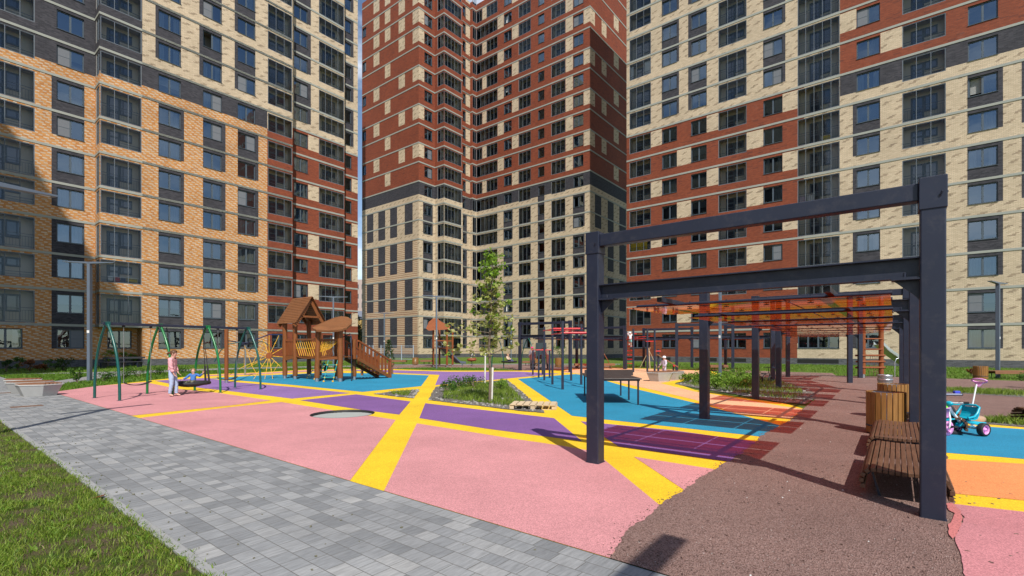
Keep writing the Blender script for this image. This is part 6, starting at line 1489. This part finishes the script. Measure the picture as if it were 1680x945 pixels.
    if shoes:
        for s in 'LR':
            a, q = Mz['ank' + s][0], Mz['toe' + s][0]; d = (q - a); d.z = 0; d.normalize(); b = Vector((a.x, a.y, min(a.z, q.z) + .02)); m = MB(); m.ball(b + d * .035 * f, (.085 * f, .036 * f, .034 * f), 12, 8, M=Matrix.Rotation(atan2(d.y, d.x), 3, 'Z')); m.build('shoe', shoes, t, local=True)
    return t
LEG = {}
human('girl in pink sweatshirt and light jeans standing at the basket swing', Vector((-11.02, 15.72, .014)), R(12), 1.50,
      dict(elbR=(.02, -.115, .655), wriR=(.055, -.10, .52), hanR=(.072, -.09, .48), elbL=(.0, .118, .655), wriL=(.06, .10, .53), hanL=(.085, .085, .495), kneL=(.05, .055, .285), ankL=(.055, .055, .045), toeL=(.135, .06, .018), ankR=(-.03, -.055, .045), toeR=(.05, -.065, .018), jaw=(.03, 0, .88), sku=(.035, 0, .93), cro=(.03, 0, .967)),
      [('sweatshirt', 'top', 'sweat_pink', .030), ('jeans', 'legs', 'denim', .016)], 'hair', True, None, 'ponytail', 'teen')
human('small boy in blue shirt sitting in the black basket swing', NC + Vector((.12, -.06, -.39)), R(-80), .98,
      dict(pel=(0, 0, .46), wai=(-.02, 0, .55), che=(-.05, 0, .65), nec=(-.05, 0, .735), jaw=(-.02, 0, .775), sku=(-.03, 0, .845), cro=(-.04, 0, .895), hipL=(.03, .06, .44), hipR=(.03, -.06, .44), kneL=(.22, .08, .47), kneR=(.22, -.08, .47), ankL=(.36, .1, .40), ankR=(.36, -.1, .40), toeL=(.40, .11, .44), toeR=(.40, -.11, .44),
           shoL=(-.05, .11, .70), shoR=(-.05, -.11, .70), elbL=(.04, .24, .65), wriL=(.10, .36, .74), hanL=(.11, .39, .79), elbR=(.03, -.19, .60), wriR=(.10, -.26, .55), hanR=(.12, -.29, .55)),
      [('shirt', 'top', 'shirt_blue', .03), ('trousers', 'legs', 'olive', .02)], 'hair_fair', False, None, 'short', True)
human('child in white cap climbing high on the red ladder', G(1032.5, 605.2) + Vector((0, -.28, 1.62)), R(82), 1.12,
      dict(elbL=(.14, .13, .80), wriL=(.20, .12, .95), hanL=(.21, .11, .99), elbR=(.14, -.13, .78), wriR=(.20, -.12, .86), hanR=(.21, -.11, .90), kneL=(.16, .06, .36), ankL=(.10, .055, .16), toeL=(.18, .06, .15), kneR=(.06, -.06, .29), ankR=(.04, -.055, .06), toeR=(.12, -.06, .05), sku=(-.01, .02, .93), cro=(-.03, .03, .97)),
      [('blouse', 'top', 'cloth_w', .028), ('skirt', 'shorts', 'aqua', .03)], 'hair', False, 'cloth_w', 'short', True, 'cloth_w')
human('small child in lilac clothes and white cap behind the concrete seats', Vector((7.78, 24.75, .0)), R(200), 1.14,
      dict(elbL=(.03, .15, .66), wriL=(.10, .14, .56), hanL=(.12, .13, .53), elbR=(.02, -.19, .68), wriR=(.06, -.25, .58), hanR=(.07, -.27, .55), jaw=(.01, 0, .875)),
      [('jacket', 'top', 'lilac', .04), ('leggings', 'legs', 'lilac', .02)], 'hair_fair', False, 'cloth_w', 'short', True, 'cloth_w')
human('fair-haired child in cream top sitting on the far basket swing', SB + Vector((-.05, 0, -.60)), R(-25), 1.32,
      dict(pel=(0, 0, .50), wai=(-.03, 0, .58), che=(-.06, 0, .68), nec=(-.06, 0, .765), jaw=(-.03, 0, .80), sku=(-.04, 0, .85), cro=(-.05, 0, .89), hipL=(.03, .06, .49), hipR=(.03, -.06, .49), kneL=(.2, .08, .56), kneR=(.2, -.08, .55), ankL=(.32, .08, .44), ankR=(.32, -.08, .44), toeL=(.38, .08, .44), toeR=(.38, -.08, .44), shoL=(-.06, .1, .74), shoR=(-.06, -.1, .74), elbL=(.0, .16, .62), wriL=(.12, .13, .58), hanL=(.15, .12, .57), elbR=(.0, -.16, .62), wriR=(.12, -.13, .58), hanR=(.15, -.12, .57)),
      [('top', 'top', 'cream_cloth', .03), ('trousers', 'legs', 'navy', .022)], 'hair_fair', False, None, 'short', True)
st = dict(elbL=(.06, .12, .68), wriL=(.19, .08, .63), hanL=(.22, .07, .625), elbR=(.06, -.12, .68), wriR=(.19, -.08, .63), hanR=(.22, -.07, .625))
human('woman in grey coat and bright pink hat standing beyond the low bars', Vector((1.45, 34.9, 0)), R(-70), 1.64, {}, [('coat', 'coat', 'coat_grey', .035), ('trousers', 'legs', 'coat_dark', .02)], 'hair', False, 'hot_pink', 'short', False, 'coat_dark')
human('adult in pale grey coat bending over a dark stroller beyond the low bars', Vector((2.55, 34.8, 0)), R(170), 1.66, dict(che=(.10, 0, .73), nec=(.16, 0, .81), jaw=(.20, 0, .835), sku=(.215, 0, .885), cro=(.22, 0, .925), shoL=(.11, .10, .79), shoR=(.11, -.10, .79), elbL=(.2, .13, .66), wriL=(.30, .10, .60), hanL=(.33, .1, .585), elbR=(.2, -.13, .66), wriR=(.30, -.10, .60), hanR=(.33, -.1, .585)), [('coat', 'coat', 'coat_grey', .035), ('trousers', 'legs', 'coat_dark', .02)], 'hair', False, None, 'short', False, 'coat_dark')
sc_ = Vector((1.85, 34.6, 0)); t = thing('stroller', 'dark stroller between the two adults beyond the low bars', 'stroller', tuple(sc_), R(170))
for x in (-.25, .32):
    for y in (-.22, .22): m = MB(); m.lathe((x, y, .11), [(.0, -.025), (.11, -.025), (.11, .025), (0, .025)], 14, M=Matrix.Rotation(R(90), 3, 'X'), cap=False); m.build('wheel', 'rubber_black', t, local=True)
m = MB(); m.tube([(-.25, .22, .12), (.0, .2, .5), (-.45, .2, 1.0), (-.45, -.2, 1.0), (.0, -.2, .5), (-.25, -.22, .12)], .015, 6); m.tube([(.32, .22, .12), (0, .2, .5)], .015, 6); m.tube([(.32, -.22, .12), (0, -.2, .5)], .015, 6); m.build('frame', 'chrome', t, local=True)
m = MB(); m.slab([(-.2, -.18, .42), (.25, -.18, .38), (.25, .18, .38), (-.2, .18, .42)], (0, 0, .08)); m.slab([(-.2, -.18, .45), (-.38, -.18, .9), (-.38, .18, .9), (-.2, .18, .45)], (.04, 0, 0)); m.build('seat', 'coat_dark', t, local=True)
m = MB(); m.lathe((-.2, 0, .78), [(.30, 0), (.28, .14), (.2, .25), (0, .3)], 14, 0, cap=False); m.build('hood', 'coat_dark', t, local=True)
# seated adult behind the front pergola post, one hand on the tricycle bar
HB = Vector((7.70, 8.97, -.0)); hy = R(-8); Ht = 1.72
hw_ = Matrix.Rotation(-hy, 3, 'Z') @ ((TB + Matrix.Rotation(ang, 3, 'Z') @ Vector((.43, -.20, .60))) - HB) / Ht
human('adult in dark jacket seated on the slatted bench, hand on the tricycle handlebar', HB, hy, Ht,
      dict(pel=(-.08, 0, .245), wai=(-.09, 0, .33), che=(-.05, 0, .43), nec=(-.01, 0, .52), jaw=(.02, 0, .55), sku=(.03, 0, .60), cro=(.03, 0, .64), hipL=(-.04, .055, .235), hipR=(-.04, -.055, .235), kneL=(.18, .07, .29), kneR=(.18, -.07, .29), ankL=(.16, .07, .045), ankR=(.16, -.07, .045), toeL=(.24, .08, .02), toeR=(.24, -.08, .02), shoL=(-.04, .105, .485), shoR=(-.04, -.105, .485), elbL=(.07, .13, .37), wriL=(.17, .07, .33), hanL=(.2, .06, .32),
           elbR=tuple(Vector((-.04, -.105, .485)).lerp(hw_, .5) + Vector((0, 0, -.05))), wriR=tuple(hw_ - Vector((.045, .0, -.005))), hanR=tuple(hw_ - Vector((.012, 0, -.012)))),
      [('jacket', 'top', 'coat_dark', .03), ('trousers', 'legs', 'coat_dark', .018)], 'hair', True, None, 'short', False, 'coat_dark')
def leaves(name, centers, radii, per, size, mat, parent=None, seed=1, flat=.5, pal=None):
    r = np.random.default_rng(seed); C = np.repeat(np.asarray([tuple(c) for c in centers], float), per, 0); Rr = np.repeat(np.asarray(radii, float), per)
    n = len(C); d = r.normal(size=(n, 3)); d /= np.linalg.norm(d, axis=1)[:, None]; P = C + d * (Rr * r.uniform(.15, 1, n) ** .6)[:, None] * np.array([1, 1, .8])
    P[:, 2] = np.maximum(P[:, 2], .02)
    nr = r.normal(size=(n, 3)); nr[:, 2] += flat * 2; nr /= np.linalg.norm(nr, axis=1)[:, None]
    a = np.cross(nr, r.normal(size=(n, 3))); a /= np.linalg.norm(a, axis=1)[:, None]; b = np.cross(nr, a); s = size * r.uniform(.6, 1.3, n)[:, None]
    V = np.stack([P - a * s * .5, P - b * s * .36 + a * s * .05 - nr * s * .1, P + a * s * .6, P + b * s * .36 + a * s * .05 - nr * s * .1], 1).reshape(-1, 3)
    F = np.arange(n * 4).reshape(-1, 4)
    if parent is not None: V = V - np.array(ROOTM[parent.name].translation)
    return np_mesh(name, V, F, [mat], None, parent)
# ---- the staked maple
tb = G(803.5, 660.5, .02); t = thing('maple_tree', 'young staked maple with pale yellow-green leaves in the planted bed', 'tree', tuple(tb))
tp = [tb, tb + Vector((.02, 0, .8)), tb + Vector((-.02, .03, 1.6)), tb + Vector((.04, .02, 2.5)), tb + Vector((.05, 0, 3.4)), tb + Vector((.10, 0, 4.3))]
m = MB(); m.tube(tp, [.045, .038, .032, .025, .016, .006], 8); m.build('trunk', 'bark', t)
rg = random.Random(5); br = MB(); cen = []; rad = []; cg = []; rgd = []
for i in range(40):
    u = .34 + .64 * i / 39; k = u * 5; j = min(4, int(k)); p = tp[j].lerp(tp[j + 1], k - j); a = i * 2.4 + rg.uniform(-.5, .5)
    L = (.86 - .70 * (u - .34) / .64) * rg.uniform(.5, 1.15)
    if i in (1, 4, 7, 9): a = R(180 + i * 2); L = 1.12
    e = p + Vector((cos(a) * L, sin(a) * L * .8, L * rg.uniform(-.05, .40))); br.tube([p, p.lerp(e, .5) + Vector((0, 0, .06)), e], [.012, .008, .004], 5)
    for q in (.35, .58, .8, 1.0):
        c_, r_ = p.lerp(e, q) + Vector((rg.uniform(-.12, .12), rg.uniform(-.12, .12), rg.uniform(-.06, .10))), rg.uniform(.08, .20)
        if u > .80 or rg.random() < .18: cg.append(c_); rgd.append(r_)
        else: cen.append(c_); rad.append(r_)
for z in (3.6, 4.0, 4.3): cg.append(tp[0] + Vector((.08, 0, z))); rgd.append(.20)
br.build('limb', 'bark', t); leaves('crown', cen, rad, 11, .11, 'maple', t, 11, .6); leaves('crown', cg, rgd, 8, .10, 'maple_g', t, 12, .5)
for lab, b_, h, lx in (('white wooden stake behind the young maple', G(795.5, 632), 1.42, .02), ('white wooden stake in front of the young maple', G(806.5, 660.5), 1.02, .03)):
    m = MB(); m.tube([b_, b_ + Vector((lx, 0, h))], .032, 8); o = m.build('tree_stake', 'stake', None); tag(o, lab, 'stake', 'stakes of the young maple')
# ---- shrubs and plants
def shrub(label, c, r, h, mat, n=1, per=260, leaf=.07, cat='shrub', group='low shrubs', seed=1, name='shrub', up=False):
    t = thing(name, label, cat, tuple(c), 0, group); rg = random.Random(seed); cs = []; rs = []; m = MB()
    for i in range(7):
        a = rg.uniform(0, 2 * pi); d = r * rg.uniform(.1, .75); z = h * rg.uniform(.35, .85); e = c + Vector((cos(a) * d, sin(a) * d, z)); m.tube([c, c.lerp(e, .6) + Vector((0, 0, .05)), e], [.014, .01, .005], 5); cs.append(e); rs.append(r * rg.uniform(.3, .5))
    m.build('stem', 'bark', t); leaves('foliage', cs, rs, per // 7, leaf, mat, t, seed, .4); return t
S = [('dark shrub against the shaded plinth at far left', (10, 611), .45, .85, 'bush_d'), ('rounded green shrub left of the rust coloured shrub', (29, 609), .5, 1.0, 'bush'), ('rust coloured shrub by the dark plinth, taller one', (49, 609.5), .5, .8, 'bush_r'), ('low rust coloured shrub by the dark plinth, smaller one', (68, 609), .5, .5, 'bush_r'),
     ('green dome shaped shrub beside the low rust shrub', (86.5, 608.5), .55, .85, 'bush'), ('broad dark green shrub left of the lamp post', (103, 608), .75, .95, 'bush_d'), ('leafy light green shrub left of the bench under the bay', (177, 601.5), .6, 1.55, 'bush_l'), ('small light green shrub under the projecting bay', (205, 600.5), .5, 1.3, 'bush_l'), ('thin light green shrub under the projecting bay, middle', (219, 600), .4, 1.4, 'bush_l'), ('thin light green shrub at the right end under the bay', (232, 599.5), .5, 1.5, 'bush_l'),
     ('flowering weed clump at the foot of the lamp post by the swings', (127, 630), .3, .75, 'bush'), ('weedy clump behind the teal swing legs', (170, 627), .5, .5, 'bush'), ('weedy clump beside the path behind the swings', (203, 622), .7, .5, 'bush'), ('weedy clump with tall stalks behind the belt swing', (228, 619), .7, .55, 'bush'), ('weedy clump behind the girl', (262, 616.5), .7, .5, 'bush'), ('low weed clump right of the girl on the lawn edge', (300, 613.5), .6, .45, 'bush'), 
     ('potted green shrub behind the far wooden bin by the tower door', (920, 600), .9, 1.9, 'bush'), ('young shrub in front of the pergola post near the tower', (895, 598.5), .6, 1.2, 'bush_l'), ('rust brown shrub by the single bin on the right lawn', (1594, 616.5), .28, .5, 'bush_r'), ('spiky green shrub at the right edge of the photo', (1684, 637), .45, .9, 'bush')]
for i, (lab, px, r_, h_, mt) in enumerate(S): shrub(lab, G(*px), r_, h_, mt, per=420, leaf=.09 if px[1] < 612 else .065, seed=20 + i)
I = [('dark green leafy clump at the left of the young maple bed', (752, 637), .55, .42, 'bush'), ('leafy clump behind the front maple stake', (779, 637), .62, .5, 'bush'), ('leafy clump with pale flowers right of the maple trunk', (818, 640), .5, .36, 'bush_l'), ('tall weedy clump at the left edge of the maple bed', (735, 643), .42, .33, 'bush')]
for i, (lab, px, r_, h_, mt) in enumerate(I): shrub(lab, G(*px, .02), r_, h_, mt, per=620, leaf=.055, seed=60 + i, group='leafy clumps in the maple bed', name='plant', cat='plant')
K = [(1128, 628, .5), (1150, 629, .55), (1170, 631, .6), (1192, 632, .65), (1213, 634, .65), (1230, 636, .6), (1160, 622, .6), (1190, 623, .7), (1215, 625, .75), (1233, 628, .6), (1175, 638, .5), (1205, 642, .5)]
for i, (x, y, r_) in enumerate(K): shrub('yellow-green leafy plant in the bed crossed by the pergola posts', G(x, y, .02), r_, .36 + .08 * (i % 3), 'bush_l', per=520, leaf=.075, seed=80 + i, group='yellow-green plants in the pergola bed', name='plant', cat='plant')
# small conifer by the fence
c = G(637.5, 592.3); t = thing('conifer', 'small dark green conifer in front of the mesh fence', 'tree', tuple(c)); m = MB(); m.tube([c, c + Vector((0, 0, 2.5))], [.06, .015], 6); m.build('trunk', 'bark', t)
cs = []; rs = []; rg = random.Random(9)
for i in range(46):
    z = .25 + 2.2 * i / 45; L = (1 - (z - .25) / 2.5) * .85; a = i * 2.4; cs.append(c + Vector((cos(a) * L * rg.uniform(.5, 1), sin(a) * L * rg.uniform(.5, 1), z))); rs.append(.2)
leaves('crown', cs, rs, 30, .11, 'bush_d', t, 31, .1)
# trees in the gap between the blocks
for lab, cx_, cy_, hh, rr_ in (('dark broadleaf tree in the gap beside the tower corner', -26.8, 84.0, 7.5, 2.6), ('bushy tree farther back in the gap between the blocks', -29.5, 90.0, 6.5, 2.4)):
    c = Vector((cx_, cy_, 0)); t = thing('tree', lab, 'tree', tuple(c), 0, 'trees in the gap'); m = MB(); m.tube([c, c + Vector((.1, 0, hh * .55)), c + Vector((0, .1, hh * .9))], [.16, .12, .04], 8); m.build('trunk', 'bark', t)
    rg = random.Random(int(hh * 10)); cs = []; rs = []
    for i in range(26): a = rg.uniform(0, 2 * pi); d = rr_ * rg.uniform(.1, .8); cs.append(c + Vector((cos(a) * d, sin(a) * d, hh * rg.uniform(.25, .95)))); rs.append(rr_ * rg.uniform(.25, .42))
    leaves('crown', cs, rs, 90, .22, 'bush_d', t, 40, .3)
# bench of dark planks under the bay
t = thing('bench', 'dark plank bench by the plinth under the projecting bay', 'bench', tuple(G(195, 604.5))); a, b_ = G(160, 604.8), G(231, 602.6)
m = MB()
for i in range(3): m.beam(a + Vector((0, .14 * i, .46)), b_ + Vector((0, .14 * i, .46)), .11, .05)
m.beam(a + Vector((0, .45, .78)), b_ + Vector((0, .45, .78)), .05, .14); m.build('seat', 'b_dark', t)
for u in (.08, .5, .92): m = MB(); p = a.lerp(b_, u); m.box(p + Vector((0, .2, .22)), (.08, .5, .44)); m.box(p + Vector((0, .45, .55)), (.06, .05, .5)); m.build('leg', 'steel', t)
# leaf litter, pebbles and scraps
rg = random.Random(12); m = MB()
def bit(m, p, s): 
    a = rg.uniform(0, pi); m.box(Vector((p.x, p.y, p.z + s * .25)), (s * rg.uniform(.7, 1.4), s * rg.uniform(.6, 1), s * .5), a)
for i in range(50):
    p = PQ(rg.uniform(-1.6, 1.6), 3.4 + 14 * rg.random() ** 1.3, .018)
    if not pip((p.x, p.y), HARD[2]): continue
    bit(m, p, rg.uniform(.005, .013))
m.build('pebbles', 'white')['kind'] = 'stuff'
m = MB()
for i in range(900):
    p = PQ(rg.uniform(-3.4, 2.0), 3.36 + 5 * rg.random() ** 2, .018)
    if not pip((p.x, p.y), HARD[2]): continue
    bit(m, p, rg.uniform(.008, .022))
for j_ in range(0, 11):
    a_, b_ = Vector(gp[j_]), Vector(gp[j_ + 1]); L_ = (b_ - a_).length
    for i in range(int(42 * L_)):
        p = a_.lerp(b_, rg.random()) - E1.to_2d() * abs(rg.gauss(-.01, .05)); bit(m, Vector((p.x, p.y, .0145)), rg.uniform(.004, .011))
m.build('gravel_stones', 'gravel')['kind'] = 'stuff'
m = MB()
for (l, n_) in ((I1, 200), (I2, 70), (I3, 160)):
    c = sum((Vector(p) for p in l), Vector((0, 0))) / len(l)
    for i in range(n_):
        p = Vector(rg.choice(l)).lerp(Vector(rg.choice(l)), rg.random()); p = c + (p - c) * rg.uniform(.8, 1.0); bit(m, Vector((p.x, p.y, .02)), rg.uniform(.02, .07))
DEFS['stone2'] = lambda: m_concrete('stone2', (.40, .38, .35))
m.build('rubble', 'stone2')['kind'] = 'stuff'
DEFS['stone2'] = lambda: m_concrete('stone2', (.40, .38, .35))
m = MB()
for i in range(170):
    y = rg.uniform(3.2, 11); p = PQ(rg.uniform(-12, 1.5), 1.46 + 1.8 * rg.random() ** 3, .010); bit(m, p, rg.uniform(.008, .02))
m.build('leaf_litter', 'olive')['kind'] = 'stuff'
wp = [PQ(-rg.uniform(.3, 11), 1.31 + rg.uniform(.0, .12) * rg.random()).to_2d() for i in range(330)]
blades('weeds', [(p.x, p.y) for p in wp], .035, .008, 'blade', 1.2, .008, 17, 2)
o = MB(); lp = Vector((-4.35, 5.1, .03)); o.slab([lp + Vector((x, y, .015 * sin(x * 40))) for x, y in ((-.05, -.02), (0, -.035), (.06, -.01), (.05, .025), (0, .035), (-.045, .02))], (0, 0, .006)); tag(o.build('fallen_leaf', 'bush_r'), 'red-brown fallen leaf lying in the near lawn', 'leaf')
cam = bpy.data.cameras.new('camera'); co = bpy.data.objects.new('camera', cam); COL.objects.link(co)
co.location = (0, 0, CH); co.rotation_euler = (R(90), 0, 0); cam.sensor_width = 36; cam.lens = 36 * FPX / 1680; cam.shift_y = (HY - 472.5) / 1680; cam.clip_end = 2000; cam.clip_start = .05
SC.camera = co
SUN_EL, SX, SY = 49.0, .238, -.971
sl = bpy.data.lights.new('sun', 'SUN'); so_ = bpy.data.objects.new('sun', sl); COL.objects.link(so_)
d = Vector((SX * cos(R(SUN_EL)), SY * cos(R(SUN_EL)), sin(R(SUN_EL))))
so_.rotation_euler = d.to_track_quat('Z', 'Y').to_euler(); so_.location = d * 200
sl.energy = 4.7; sl.angle = R(.53); sl.color = (1.0, .955, .88)
wd = bpy.data.worlds.new('World'); SC.world = wd; wd.use_nodes = True; wt = wd.node_tree; bg = wt.nodes['Background']
sk = wt.nodes.new('ShaderNodeTexSky'); sk.sky_type = 'NISHITA'; sk.sun_disc = False; sk.sun_elevation = R(SUN_EL); sk.sun_rotation = atan2(SX, SY); sk.air_density = 1.0; sk.dust_density = .25; sk.ozone_density = 1.2
# broken fair-weather cloud in the sky dome
tc = wt.nodes.new('ShaderNodeTexCoord'); mp = wt.nodes.new('ShaderNodeMapping'); mp.inputs['Scale'].default_value = (1, 1, 2.6)
nz = wt.nodes.new('ShaderNodeTexNoise'); nz.inputs['Scale'].default_value = 2.1; nz.inputs['Detail'].default_value = 7; nz.inputs['Roughness'].default_value = .6
rp = wt.nodes.new('ShaderNodeValToRGB'); rp.color_ramp.elements[0].position = .52; rp.color_ramp.elements[1].position = .72
mxn = wt.nodes.new('ShaderNodeMix'); mxn.data_type = 'RGBA'; mxn.inputs[7].default_value = (9.0, 9.3, 9.8, 1)
wt.links.new(tc.outputs['Generated'], mp.inputs[0]); wt.links.new(mp.outputs[0], nz.inputs['Vector']); wt.links.new(nz.outputs['Fac'], rp.inputs[0])
wt.links.new(rp.outputs[0], mxn.inputs[0]); wt.links.new(sk.outputs[0], mxn.inputs[6]); wt.links.new(mxn.outputs[2], bg.inputs[0])
bg.inputs[1].default_value = .125
SC.view_settings.view_transform = 'Standard'; SC.view_settings.look = 'None'; SC.view_settings.gamma = 1; SC.view_settings.exposure = 0.17; SC.view_settings.use_curve_mapping = False
SC.render.engine = 'CYCLES'; SC.cycles.max_bounces = 8; SC.cycles.transparent_max_bounces = 24; SC.cycles.diffuse_bounces = 4; SC.cycles.glossy_bounces = 3; SC.cycles.caustics_reflective = False; SC.cycles.caustics_refractive = False
SC.cycles.use_denoising = True
